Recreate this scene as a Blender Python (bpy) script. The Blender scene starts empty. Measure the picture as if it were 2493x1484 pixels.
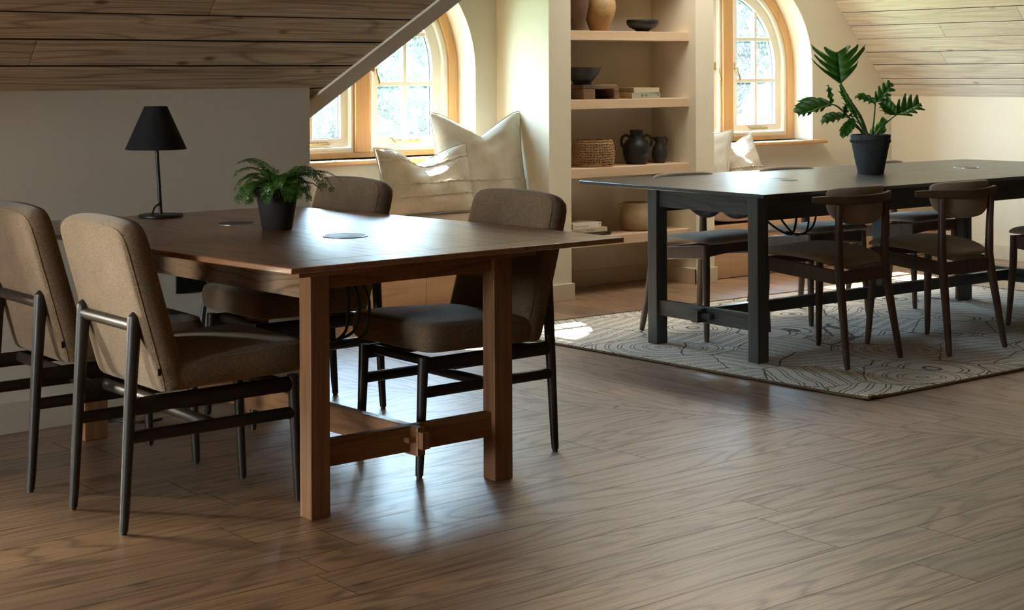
import bpy, bmesh, math, random
from mathutils import Vector, Matrix
sc = bpy.context.scene
C = sc.collection
R = random.Random(7)
PI = math.pi

# ------------------------------------------------------------------ camera
F_PX, YAW, ROLL, CY, CAM_H = 3915.45, 0.8903060, -0.00421169, 174.44, 1.26
fw = Vector((math.cos(YAW), math.sin(YAW), 0)); rt = fw.cross(Vector((0, 0, 1))).normalized(); up = rt.cross(fw)
rt2 = rt*math.cos(ROLL)+up*math.sin(ROLL); up2 = -rt*math.sin(ROLL)+up*math.cos(ROLL)
cam = bpy.data.cameras.new('camera'); co = bpy.data.objects.new('camera', cam); C.objects.link(co)
cam.sensor_fit = 'HORIZONTAL'; cam.sensor_width = 36; cam.lens = F_PX/2493*36
cam.shift_y = -(742-CY)/2493
cam.dof.use_dof = True; cam.dof.focus_distance = 5.8; cam.dof.aperture_fstop = 11
cam.clip_start = .05; cam.clip_end = 400
m = Matrix.Identity(4)
for i in range(3):
    m[i][0] = rt2[i]; m[i][1] = up2[i]; m[i][2] = -fw[i]
m[0][3] = 0; m[1][3] = 0; m[2][3] = CAM_H
co.matrix_world = m
sc.camera = co

# ------------------------------------------------------------------ light
sc.view_settings.view_transform = 'Standard'; sc.view_settings.look = 'None'
sc.view_settings.gamma = 1; sc.view_settings.use_curve_mapping = False
sc.view_settings.exposure = 2.46
sc.cycles.use_denoising = True
sc.cycles.max_bounces = 10; sc.cycles.diffuse_bounces = 6; sc.cycles.glossy_bounces = 4
sc.cycles.transparent_max_bounces = 12; sc.cycles.transmission_bounces = 4
sc.cycles.sample_clamp_indirect = 6; sc.cycles.blur_glossy = 1.0
sc.cycles.caustics_reflective = False; sc.cycles.caustics_refractive = False
SKY = 8.8; SUN = 24.0
w = bpy.data.worlds.new('world'); sc.world = w; w.use_nodes = True
nt = w.node_tree; bg = nt.nodes['Background']
tc = nt.nodes.new('ShaderNodeTexCoord'); sp = nt.nodes.new('ShaderNodeSeparateXYZ'); rp = nt.nodes.new('ShaderNodeValToRGB')
nt.links.new(tc.outputs['Generated'], sp.inputs[0]); nt.links.new(sp.outputs[2], rp.inputs[0]); nt.links.new(rp.outputs[0], bg.inputs[0])
rp.color_ramp.elements[0].position = 0.0; rp.color_ramp.elements[0].color = (.66, .86, 1.0, 1)
rp.color_ramp.elements[1].position = .8; rp.color_ramp.elements[1].color = (.40, .66, 1.0, 1)
bg.inputs[1].default_value = SKY
sl = bpy.data.lights.new('sun', 'SUN'); sl.energy = SUN; sl.angle = math.radians(.7); sl.color = (1, .93, .82)
so = bpy.data.objects.new('sun', sl); C.objects.link(so)
so.rotation_euler = Vector((-.04, -1, -1)).to_track_quat('-Z', 'Y').to_euler()
def portal(x, y, z, sx, sz, direc):
    l = bpy.data.lights.new('portal', 'AREA'); l.shape = 'RECTANGLE'; l.size = sx; l.size_y = sz
    l.cycles.is_portal = True
    o = bpy.data.objects.new('portal', l); C.objects.link(o); o.location = (x, y, z)
    o.rotation_euler = Vector(direc).to_track_quat('-Z', 'Z').to_euler()
WINX = (4.876, 7.748); LWINX = (-.284, -3.156)
for cx in WINX+LWINX: portal(cx, 7.47, 1.38, 1.3, 1.2, (0, -1, 0))
# added warm fill at an unseen opening in the hall's left end wall
END_OPENING = (2.2, 4.9, .9, 2.75)      # y0,y1,z0,z1
el = bpy.data.lights.new('end_wall_fill', 'AREA'); el.shape = 'RECTANGLE'; el.size = END_OPENING[1]-END_OPENING[0]; el.size_y = END_OPENING[3]-END_OPENING[2]
el.energy = 62; el.color = (1, .80, .55)
eo = bpy.data.objects.new('end_wall_fill', el); C.objects.link(eo); eo.location = (-8.15, (END_OPENING[0]+END_OPENING[1])/2, (END_OPENING[2]+END_OPENING[3])/2)
eo.rotation_euler = Vector((1, 0, 0)).to_track_quat('-Z', 'Z').to_euler()

# daylight in the left wing's window (outside the picture), raking the left chairs
def window_light(name, loc, direc, sx, sz, power, col):
    l = bpy.data.lights.new(name, 'AREA'); l.shape = 'RECTANGLE'; l.size = sx; l.size_y = sz; l.energy = power; l.color = col
    o = bpy.data.objects.new(name, l); C.objects.link(o); o.location = loc; o.rotation_euler = Vector(direc).to_track_quat('-Z', 'Z').to_euler()
window_light('left_wing_window_daylight', (LWINX[0], 7.46, 1.36), (0, -1, 0), 1.15, 1.05, 230, (1, .86, .66))
# added fill lamp under the flat ceiling above the black table, no opening there
window_light('ceiling_fill', (6.7, 6.0, 2.866), (.3, -.1, -1), .9, 1.3, 20, (1, .95, .85))

# ------------------------------------------------------------------ materials
def newmat(name):
    m = bpy.data.materials.new(name); m.use_nodes = True
    nt = m.node_tree
    return m, nt, nt.nodes['Principled BSDF']
def N(nt, typ, **k):
    n = nt.nodes.new(typ)
    for a, b in k.items():
        if a.startswith('i_'): n.inputs[int(a[2:])].default_value = b
        else: setattr(n, a, b)
    return n
def ramp(nt, src, stops, interp='LINEAR'):
    r = N(nt, 'ShaderNodeValToRGB'); e = r.color_ramp; e.interpolation = interp
    while len(e.elements) < len(stops): e.elements.new(.5)
    for q, (p, c) in zip(e.elements, stops): q.position = p; q.color = (c[0], c[1], c[2], 1) if not isinstance(c, (int, float)) else (c, c, c, 1)
    nt.links.new(src, r.inputs[0]); return r.outputs[0]
def mul(nt, a, b, f=1.0, bt='MULTIPLY'):
    n = N(nt, 'ShaderNodeMix', data_type='RGBA', blend_type=bt)
    if isinstance(f, (int, float)): n.inputs[0].default_value = f
    else: nt.links.new(f, n.inputs[0])
    for s, v in ((6, a), (7, b)):
        if isinstance(v, tuple): n.inputs[s].default_value = (v[0], v[1], v[2], 1)
        else: nt.links.new(v, n.inputs[s])
    return n.outputs[2]
def coords(nt, scale, rnd=False, rot=None):
    t = N(nt, 'ShaderNodeTexCoord'); src = t.outputs['Object']
    if rnd:
        a = N(nt, 'ShaderNodeAttribute', attribute_name='rnd'); s = N(nt, 'ShaderNodeVectorMath', operation='SCALE'); s.inputs[3].default_value = 37.0
        nt.links.new(a.outputs['Color'], s.inputs[0]); ad = N(nt, 'ShaderNodeVectorMath', operation='ADD')
        nt.links.new(src, ad.inputs[0]); nt.links.new(s.outputs[0], ad.inputs[1]); src = ad.outputs[0]
    mp = N(nt, 'ShaderNodeMapping'); mp.inputs['Scale'].default_value = scale
    if rot: mp.inputs['Rotation'].default_value = rot
    nt.links.new(src, mp.inputs[0]); return mp.outputs[0]
def noise(nt, vec, sc_, det=3, rough=.5, dist=0):
    n = N(nt, 'ShaderNodeTexNoise'); n.inputs['Scale'].default_value = sc_; n.inputs['Detail'].default_value = det
    n.inputs['Roughness'].default_value = rough; n.inputs['Distortion'].default_value = dist
    nt.links.new(vec, n.inputs['Vector']); return n.outputs[0]
def bump(nt, b, h, st=.2, d=.01):
    n = N(nt, 'ShaderNodeBump'); n.inputs['Strength'].default_value = st; n.inputs['Distance'].default_value = d
    nt.links.new(h, n.inputs['Height']); nt.links.new(n.outputs[0], b.inputs['Normal'])
    nt.links.new(n.outputs[0], b.inputs['Coat Normal'])
def maths(nt, op, a, b=None, c=None):
    n = N(nt, 'ShaderNodeMath', operation=op)
    for i, v in enumerate((a, b, c)):
        if v is None: continue
        if isinstance(v, (int, float)): n.inputs[i].default_value = v
        else: nt.links.new(v, n.inputs[i])
    return n.outputs[0]

def plain(name, col, rough=.5, metal=0, spec=.5, nz=0, nsc=40, bst=0, bsc=200, coat=0):
    m, nt, b = newmat(name)
    b.inputs['Base Color'].default_value = (*col, 1); b.inputs['Roughness'].default_value = rough; b.inputs['Metallic'].default_value = metal
    b.inputs['Specular IOR Level'].default_value = spec; b.inputs['Coat Weight'].default_value = coat
    v = coords(nt, (1, 1, 1))
    if nz:
        n = noise(nt, v, nsc, 4); c = ramp(nt, n, [(.3, tuple(x*(1-nz) for x in col)), (.7, tuple(min(1, x*(1+nz)) for x in col))])
        nt.links.new(c, b.inputs['Base Color'])
    if bst: bump(nt, b, noise(nt, v, bsc, 3), bst, .004)
    return m

def wood(name, base, dark, light=None, axis=0, rough=.5, spec=.5, ringn=9, ringw=.5, fine=.35, rnd=False, scale=1.0, knots=0, bst=.15, coat=0, rv=.12, tone=.12, coatr=.2, along=.42, across=3.2, kw=.05, lw=.55, cior=1.5):
    m, nt, b = newmat(name); light = light or base
    s = [across*scale]*3; s[axis] = along*scale
    v = coords(nt, tuple(s), rnd)
    big = noise(nt, v, 1.0, 2, .45, .25)
    rings = maths(nt, 'PINGPONG', maths(nt, 'MULTIPLY', big, ringn*2.0), 1.0)
    s2 = [150*scale]*3; s2[axis] = 2.6*scale
    fv = coords(nt, tuple(s2), rnd); fn = noise(nt, fv, 1.0, 3, .6)
    lines = ramp(nt, rings, [(0, 0.0), (.16, .35), (lw*.75, 1.0), (1, 1.0)])
    lines = mul(nt, (1, 1, 1), lines, ringw, 'MULTIPLY')
    cmap = ramp(nt, noise(nt, v, .6, 2), [(.3, base), (.7, light)])
    col = mul(nt, dark, cmap, lines, 'MIX')
    finec = ramp(nt, fn, [(.30, 1-fine), (.62, 1.0)])
    col = mul(nt, col, finec, 1.0)
    if knots:
        kv = coords(nt, tuple((knots*1.0 if i != axis else knots*.42) for i in range(3)), rnd)
        vo = N(nt, 'ShaderNodeTexVoronoi'); vo.inputs['Scale'].default_value = 1; nt.links.new(kv, vo.inputs['Vector'])
        kk = ramp(nt, vo.outputs['Distance'], [(kw, dark), (kw*2.4, (1, 1, 1))])
        col = mul(nt, col, kk, .75)
    if rnd:
        a = N(nt, 'ShaderNodeAttribute', attribute_name='rnd')
        tn = ramp(nt, a.outputs['Fac'], [(0, 1-tone*1.4), (1, 1+tone)])
        col = mul(nt, col, tn, 1.0)
    nt.links.new(col, b.inputs['Base Color'])
    rr = N(nt, 'ShaderNodeMapRange'); rr.inputs[3].default_value = rough-rv; rr.inputs[4].default_value = rough+rv; nt.links.new(fn, rr.inputs[0])
    nt.links.new(rr.outputs[0], b.inputs['Roughness'])
    b.inputs['Specular IOR Level'].default_value = spec; b.inputs['Coat Weight'].default_value = coat; b.inputs['Coat Roughness'].default_value = coatr; b.inputs['Coat IOR'].default_value = cior
    if coat > 0:      # the finish has sunk into the open grain
        cm = ramp(nt, maths(nt, 'MULTIPLY', fn, maths(nt, 'ADD', maths(nt, 'MULTIPLY', rings, .35), .75)), [(.26, coat*.35), (.52, coat)])
        nt.links.new(cm, b.inputs['Coat Weight'])
    hh = maths(nt, 'ADD', maths(nt, 'MULTIPLY', fn, .5), maths(nt, 'MULTIPLY', rings, .25))
    bump(nt, b, hh, bst, .003)
    return m

def fabric(name, c1, c2, sc_=420, bst=.5, sheen=.3, weave=False, wr=.0, bd=.002):
    m, nt, b = newmat(name); v = coords(nt, (1, 1, 1))
    n = noise(nt, v, sc_, 2, .7); n2 = noise(nt, v, 9, 3)
    col = ramp(nt, n, [(.32, c1), (.66, c2)]); col = mul(nt, col, ramp(nt, n2, [(.3, .86), (.7, 1.08)]), 1.0)
    nt.links.new(col, b.inputs['Base Color']); b.inputs['Roughness'].default_value = .92; b.inputs['Specular IOR Level'].default_value = .2
    b.inputs['Sheen Weight'].default_value = sheen; b.inputs['Sheen Roughness'].default_value = .5
    h = n
    if weave:
        a1 = noise(nt, coords(nt, (260, 260, 18)), 1, 2); a2 = noise(nt, coords(nt, (18, 18, 260)), 1, 2)
        h = maths(nt, 'ADD', maths(nt, 'ADD', a1, a2), maths(nt, 'MULTIPLY', noise(nt, v, 12, 4, .6), wr))
    bump(nt, b, h, bst, bd)
    return m

M = {}
M['paint'] = plain('wall_paint', (.73, .665, .525), .75, spec=.3, nz=.02, nsc=3, bst=.08, bsc=260)
M['dimpaint'] = plain('bounce_cut_paint', (.22, .17, .11), .8)  # unseen walls darkened to cut the hall's bounce light
M['flatceil'] = plain('timber_ceiling', (.50, .41, .29), .7, nz=.1, nsc=4)  # unseen flat ceiling toned down to lessen bounced light
M['skirt'] = plain('skirting_paint', (.66, .57, .43), .5, nz=.02, nsc=3)
M['joinery'] = plain('window_paint', (.80, .76, .66), .38, nz=.015, nsc=6)
M['pine'] = wood('whitewashed_pine', (.74, .58, .38), (.24, .12, .055), (.80, .65, .45), axis=0, rough=.62, spec=.25, ringn=11, ringw=.55, fine=.45, rnd=True, along=.6, across=7.0, knots=8.0, bst=.3, tone=.12, kw=.05)
M['pine_y'] = wood('whitewashed_pine_y', (.78, .69, .56), (.42, .31, .20), (.82, .76, .66), axis=1, rough=.62, spec=.25, ringn=7, ringw=.36, fine=.30, rnd=True, along=.55, across=6.5, knots=7.0, bst=.3, tone=.08, kw=.05)
M['gap'] = plain('board_gap', (.035, .025, .018), .9)  # near black; also paints the shade between ceiling boards
M['floor_x'] = wood('oak_floor', (.25, .122, .050), (.065, .026, .010), (.38, .205, .090), axis=0, rough=.42, spec=.9, ringn=13, ringw=.65, fine=.55, rnd=True, along=.8, across=5.0, knots=4.0, bst=.40, tone=.22, rv=.14, coat=1.0, coatr=.44, cior=1.85, kw=.035)
M['floor_y'] = wood('oak_floor_y', (.27, .145, .068), (.085, .036, .016), (.38, .22, .11), axis=1, rough=.42, spec=.9, ringn=12, ringw=.50, fine=.45, rnd=True, along=.8, across=5.0, knots=4.5, bst=.40, tone=.22, rv=.14, coat=1.0, coatr=.44, cior=1.85, kw=.045)
M['oak'] = wood('pale_oak', (.62, .44, .285), (.46, .30, .17), (.68, .50, .33), axis=0, rough=.5, ringn=5, ringw=.3, fine=.12, bst=.05)
M['oakframe'] = wood('golden_oak', (.66, .37, .15), (.46, .23, .08), (.72, .43, .19), axis=2, rough=.42, ringn=5, ringw=.3, fine=.14, bst=.05)
M['sill'] = wood('sill_oak', (.66, .37, .16), (.46, .23, .09), (.72, .43, .2), axis=0, rough=.38, ringn=5, ringw=.3, fine=.14, bst=.05)
M['bench'] = wood('bench_oak', (.56, .34, .18), (.40, .22, .10), (.62, .39, .22), axis=0, rough=.5, ringn=6, ringw=.35, fine=.14, bst=.05)
M['table'] = wood('brown_oak', (.31, .135, .050), (.12, .048, .018), (.37, .17, .066), axis=1, rough=.36, spec=.5, ringn=11, ringw=.45, fine=.30, along=.6, across=5, bst=.55, rv=.08, coat=.8, coatr=.32, cior=1.7)
M['table_x'] = wood('brown_oak_x', (.31, .135, .050), (.12, .048, .018), (.37, .17, .066), axis=0, rough=.42, spec=.4, ringn=11, ringw=.45, fine=.30, along=.6, across=5, bst=.2, rv=.08)
M['table_z'] = wood('brown_oak_z', (.275, .122, .050), (.115, .048, .019), (.33, .152, .065), axis=2, rough=.45, spec=.4, ringn=9, ringw=.4, fine=.35, along=.6, across=5, bst=.2, rv=.08)
M['apron'] = wood('figured_oak', (.29, .160, .082), (.080, .040, .020), (.33, .19, .10), axis=1, rough=.5, spec=.3, ringn=9, ringw=.7, fine=.3, bst=.25, along=1.3, across=7)
M['black'] = wood('black_oak', (.034, .037, .037), (.010, .011, .012), (.060, .065, .064), axis=0, rough=.34, spec=.5, ringn=9, ringw=.4, fine=.5, along=.6, across=5, bst=.6, rv=.10, coat=.35, coatr=.25)
M['black_y'] = wood('black_oak_y', (.056, .068, .072), (.015, .020, .023), (.088, .104, .11), axis=1, rough=.45, spec=.4, ringn=14, ringw=.5, fine=.4, bst=.2, rv=.1)
M['black_z'] = wood('black_oak_z', (.062, .070, .069), (.018, .021, .021), (.10, .112, .11), axis=2, rough=.5, spec=.4, ringn=6, ringw=.35, fine=.45, bst=.25, rv=.1)  # light from the left on the legs is put into this paler colour
M['darkleg'] = wood('dark_stained_ash', (.024, .015, .0095), (.012, .008, .005), axis=2, rough=.42, spec=.4, ringn=5, ringw=.3, fine=.2, bst=.05)
M['walnut'] = wood('walnut', (.088, .047, .029), (.040, .020, .013), (.115, .062, .039), axis=2, rough=.42, spec=.45, ringn=7, ringw=.4, fine=.25, bst=.08)
M['tweed'] = fabric('brown_tweed', (.095, .056, .028), (.28, .185, .105), 330, .6, .25)
M['seatfab'] = fabric('taupe_felt', (.25, .185, .135), (.35, .27, .20), 500, .3, .3)
M['linen'] = fabric('washed_linen', (.60, .53, .43), (.68, .61, .50), 700, .45, .2, weave=True, wr=2.5, bd=.003)
M['linen2'] = fabric('crinkled_linen', (.56, .48, .36), (.66, .57, .44), 500, .8, .2, weave=True, wr=4.0, bd=.006)
M['padfab'] = fabric('pink_brown_linen', (.40, .285, .225), (.50, .365, .29), 500, .3, .2, weave=True, wr=1.5)
M['blackmetal'] = plain('black_metal', (.009, .009, .009), .42, spec=.4)
M['shade'] = plain('black_shade', (.007, .007, .0062), .75, spec=.25, bst=.1, bsc=500)
M['brass'] = plain('aged_brass', (.62, .42, .17), .30, metal=1)
M['steel'] = plain('satin_steel', (.45, .46, .46), .35, metal=1)
M['pot_black'] = plain('black_clay', (.026, .028, .029), .6, spec=.35, nz=.35, nsc=14, bst=.15, bsc=60)
M['pot_brown'] = plain('dark_clay', (.028, .022, .018), .7, spec=.3, nz=.3, nsc=14, bst=.15, bsc=60)
M['stoneware'] = plain('black_stoneware', (.014, .013, .012), .5, spec=.4, nz=.35, nsc=10, bst=.3, bsc=25)
M['smoked'] = plain('smoked_clay', (.042, .037, .031), .5, spec=.4, nz=.45, nsc=16, bst=.3, bsc=25)
M['soil'] = plain('soil', (.03, .02, .014), .95, nz=.5, nsc=60, bst=.6, bsc=90)
M['white'] = plain('white_card', (.78, .72, .64), .6)
M['cream'] = plain('cream_card', (.52, .44, .30), .6)
M['greenb'] = plain('green_grey_cloth', (.31, .32, .25), .7)
M['pages'] = plain('pages', (.52, .34, .18), .85, nz=.15, nsc=200)
M['blackb'] = plain('black_card', (.02, .02, .02), .4)
M['ink'] = plain('dark_ink', (.06, .045, .03), .6)
M['inkred'] = plain('red_ink', (.28, .10, .09), .6)
M['inkpink'] = plain('pink_ink', (.36, .22, .17), .6)
M['spacer'] = plain('grey_spacer', (.07, .09, .12), .5)
M['weave'] = plain('dry_grass', (.44, .27, .13), .8, nz=.3, nsc=60, bst=.5, bsc=200)
M['rubber'] = plain('black_rubber', (.012, .012, .012), .5)

def pottery(name, c1, c2, c3, z0, z1, rough=.65):
    m, nt, b = newmat(name); v = coords(nt, (1, 1, 1))
    sp = N(nt, 'ShaderNodeSeparateXYZ'); nt.links.new(v, sp.inputs[0])
    mr = N(nt, 'ShaderNodeMapRange'); mr.inputs[1].default_value = z0; mr.inputs[2].default_value = z1; nt.links.new(sp.outputs[2], mr.inputs[0])
    n = noise(nt, v, 14, 5, .65); k = maths(nt, 'ADD', mr.outputs[0], maths(nt, 'MULTIPLY', maths(nt, 'SUBTRACT', n, .5), .9))
    col = ramp(nt, k, [(.2, c1), (.62, c2), (.9, c3)])
    col = mul(nt, col, ramp(nt, noise(nt, v, 90, 3, .7), [(.35, .55), (.5, 1.0)]), .6)
    nt.links.new(col, b.inputs['Base Color']); b.inputs['Roughness'].default_value = rough
    bump(nt, b, n, .3, .004); return m
M['ochre'] = pottery('ochre_clay', (.30, .155, .05), (.50, .30, .125), (.32, .21, .105), 0, .22, .5)
M['umber'] = pottery('umber_clay', (.10, .052, .030), (.15, .075, .045), (.06, .04, .03), 0, .24)
M['sandpot'] = pottery('sand_clay', (.34, .235, .13), (.47, .35, .20), (.42, .31, .18), 0, .16, .8)
M['oldwood'] = wood('old_wood', (.15, .085, .05), (.045, .026, .017), (.24, .13, .07), axis=0, rough=.7, ringn=5, ringw=.7, fine=.5, bst=.5, scale=2)

def leafmat(name, c1, c2, tr=.35):
    m, nt, b = newmat(name); v = coords(nt, (1, 1, 1)); n = noise(nt, v, 25, 3)
    col = ramp(nt, n, [(.3, c1), (.7, c2)]); nt.links.new(col, b.inputs['Base Color']); b.inputs['Roughness'].default_value = .38
    t = N(nt, 'ShaderNodeBsdfTranslucent'); nt.links.new(mul(nt, col, (1.5, 1.8, .6), 1.0), t.inputs[0])
    mx = N(nt, 'ShaderNodeMixShader'); mx.inputs[0].default_value = tr
    nt.links.new(b.outputs[0], mx.inputs[1]); nt.links.new(t.outputs[0], mx.inputs[2]); nt.links.new(mx.outputs[0], nt.nodes['Material Output'].inputs[0])
    return m
M['fern'] = leafmat('fern_green', (.035, .11, .014), (.09, .22, .028))
M['leaf'] = leafmat('philodendron_green', (.035, .12, .016), (.07, .19, .026), .38)
M['leaf2'] = leafmat('young_leaf_green', (.07, .19, .03), (.11, .27, .05), .4)
M['stem'] = plain('stem_green', (.055, .10, .028), .45)
M['tree'] = leafmat('tree_leaves', (.004, .018, .015), (.012, .032, .027), .3)
M['tree2'] = leafmat('tree_leaves_pale', (.015, .032, .028), (.035, .045, .038), .3)
M['bark'] = plain('bark', (.09, .06, .04), .9)
M['lawn'] = plain('lawn', (.16, .24, .10), .95, nz=.3, nsc=.6)
M['tiles'] = plain('pale_roof_tiles', (.60, .56, .52), .8, nz=.1, nsc=3)

def glassmat():
    m = bpy.data.materials.new('dusty_glass'); m.use_nodes = True; nt = m.node_tree; nt.nodes.clear()
    out = N(nt, 'ShaderNodeOutputMaterial'); tr = N(nt, 'ShaderNodeBsdfTransparent'); tr.inputs[0].default_value = (.94, .98, .98, 1)
    gl = N(nt, 'ShaderNodeBsdfGlossy'); gl.inputs['Roughness'].default_value = .02
    tl = N(nt, 'ShaderNodeBsdfTranslucent'); tl.inputs[0].default_value = (.9, .93, 1, 1)
    v = coords(nt, (1, 1, 1)); n = noise(nt, v, 110, 4, .75); n2 = noise(nt, v, 2.2, 3)
    f = maths(nt, 'ADD', maths(nt, 'MULTIPLY', ramp(nt, n, [(.50, 0.0), (.72, 1.0)]), .030), maths(nt, 'MULTIPLY', ramp(nt, n2, [(.35, .1), (.75, 1.0)]), .012))
    m1 = N(nt, 'ShaderNodeMixShader'); nt.links.new(f, m1.inputs[0]); nt.links.new(tr.outputs[0], m1.inputs[1]); nt.links.new(tl.outputs[0], m1.inputs[2])
    m2 = N(nt, 'ShaderNodeMixShader'); m2.inputs[0].default_value = .04; nt.links.new(m1.outputs[0], m2.inputs[1]); nt.links.new(gl.outputs[0], m2.inputs[2])
    nt.links.new(m2.outputs[0], out.inputs[0]); return m
M['glass'] = glassmat()

def rugmat():
    m, nt, b = newmat('oatmeal_rug'); v = coords(nt, (1, 1, 1))
    nz = N(nt, 'ShaderNodeTexNoise'); nz.inputs['Scale'].default_value = 3.0; nz.inputs['Detail'].default_value = 2; nt.links.new(v, nz.inputs['Vector'])
    off = N(nt, 'ShaderNodeVectorMath', operation='SCALE'); off.inputs[3].default_value = .07; nt.links.new(nz.outputs[1], off.inputs[0])
    ad = N(nt, 'ShaderNodeVectorMath', operation='ADD'); nt.links.new(v, ad.inputs[0]); nt.links.new(off.outputs[0], ad.inputs[1])
    vo = N(nt, 'ShaderNodeTexVoronoi', feature='F1'); vo.inputs['Scale'].default_value = 2.7; nt.links.new(ad.outputs[0], vo.inputs['Vector'])
    ve = N(nt, 'ShaderNodeTexVoronoi', feature='DISTANCE_TO_EDGE'); ve.inputs['Scale'].default_value = 2.7; nt.links.new(ad.outputs[0], ve.inputs['Vector'])
    # nested rings near each cell's centre, and bars along one of several directions elsewhere
    sepc = N(nt, 'ShaderNodeSeparateColor'); nt.links.new(vo.outputs['Color'], sepc.inputs[0])
    ang = maths(nt, 'MULTIPLY', maths(nt, 'ROUND', maths(nt, 'MULTIPLY', sepc.outputs[0], 4)), .65)
    sep = N(nt, 'ShaderNodeSeparateXYZ'); nt.links.new(ad.outputs[0], sep.inputs[0])
    lin = maths(nt, 'ADD', maths(nt, 'MULTIPLY', sep.outputs[0], maths(nt, 'COSINE', ang)), maths(nt, 'MULTIPLY', sep.outputs[1], maths(nt, 'SINE', ang)))
    pick = maths(nt, 'GREATER_THAN', sepc.outputs[1], .27)
    mixv = N(nt, 'ShaderNodeMix'); nt.links.new(pick, mixv.inputs[0]); nt.links.new(maths(nt, 'MULTIPLY', vo.outputs['Distance'], .42), mixv.inputs[2]); nt.links.new(lin, mixv.inputs[3])
    # double lines: spacing .085 with pairs
    ph = maths(nt, 'FRACT', maths(nt, 'MULTIPLY', mixv.outputs[0], 15.5))
    l1 = maths(nt, 'LESS_THAN', maths(nt, 'ABSOLUTE', maths(nt, 'SUBTRACT', ph, .30)), .040)
    l2 = maths(nt, 'LESS_THAN', maths(nt, 'ABSOLUTE', maths(nt, 'SUBTRACT', ph, .58)), .040)
    edge = maths(nt, 'LESS_THAN', ve.outputs['Distance'], .009)
    ln = maths(nt, 'MAXIMUM', maths(nt, 'MAXIMUM', l1, l2), edge)
    fl = noise(nt, v, 190, 3, .8); fl2 = noise(nt, v, 90, 2, .6)
    brk = maths(nt, 'GREATER_THAN', fl2, .40); ln = maths(nt, 'MULTIPLY', ln, maths(nt, 'MULTIPLY', brk, 1.0))
    base = ramp(nt, fl, [(.31, (.22, .16, .10)), (.38, (.70, .61, .48)), (.56, (.92, .84, .71))])
    col = mul(nt, base, (.085, .050, .028), ln, 'MIX')
    nt.links.new(col, b.inputs['Base Color']); b.inputs['Roughness'].default_value = .95; b.inputs['Specular IOR Level'].default_value = .1; b.inputs['Sheen Weight'].default_value = .2
    bump(nt, b, maths(nt, 'SUBTRACT', fl, maths(nt, 'MULTIPLY', ln, .8)), .9, .006); return m
M['rug'] = rugmat()
M['rugedge'] = plain('rug_edge', (.17, .12, .07), .95, nz=.4, nsc=120, bst=.8, bsc=200)

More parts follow.
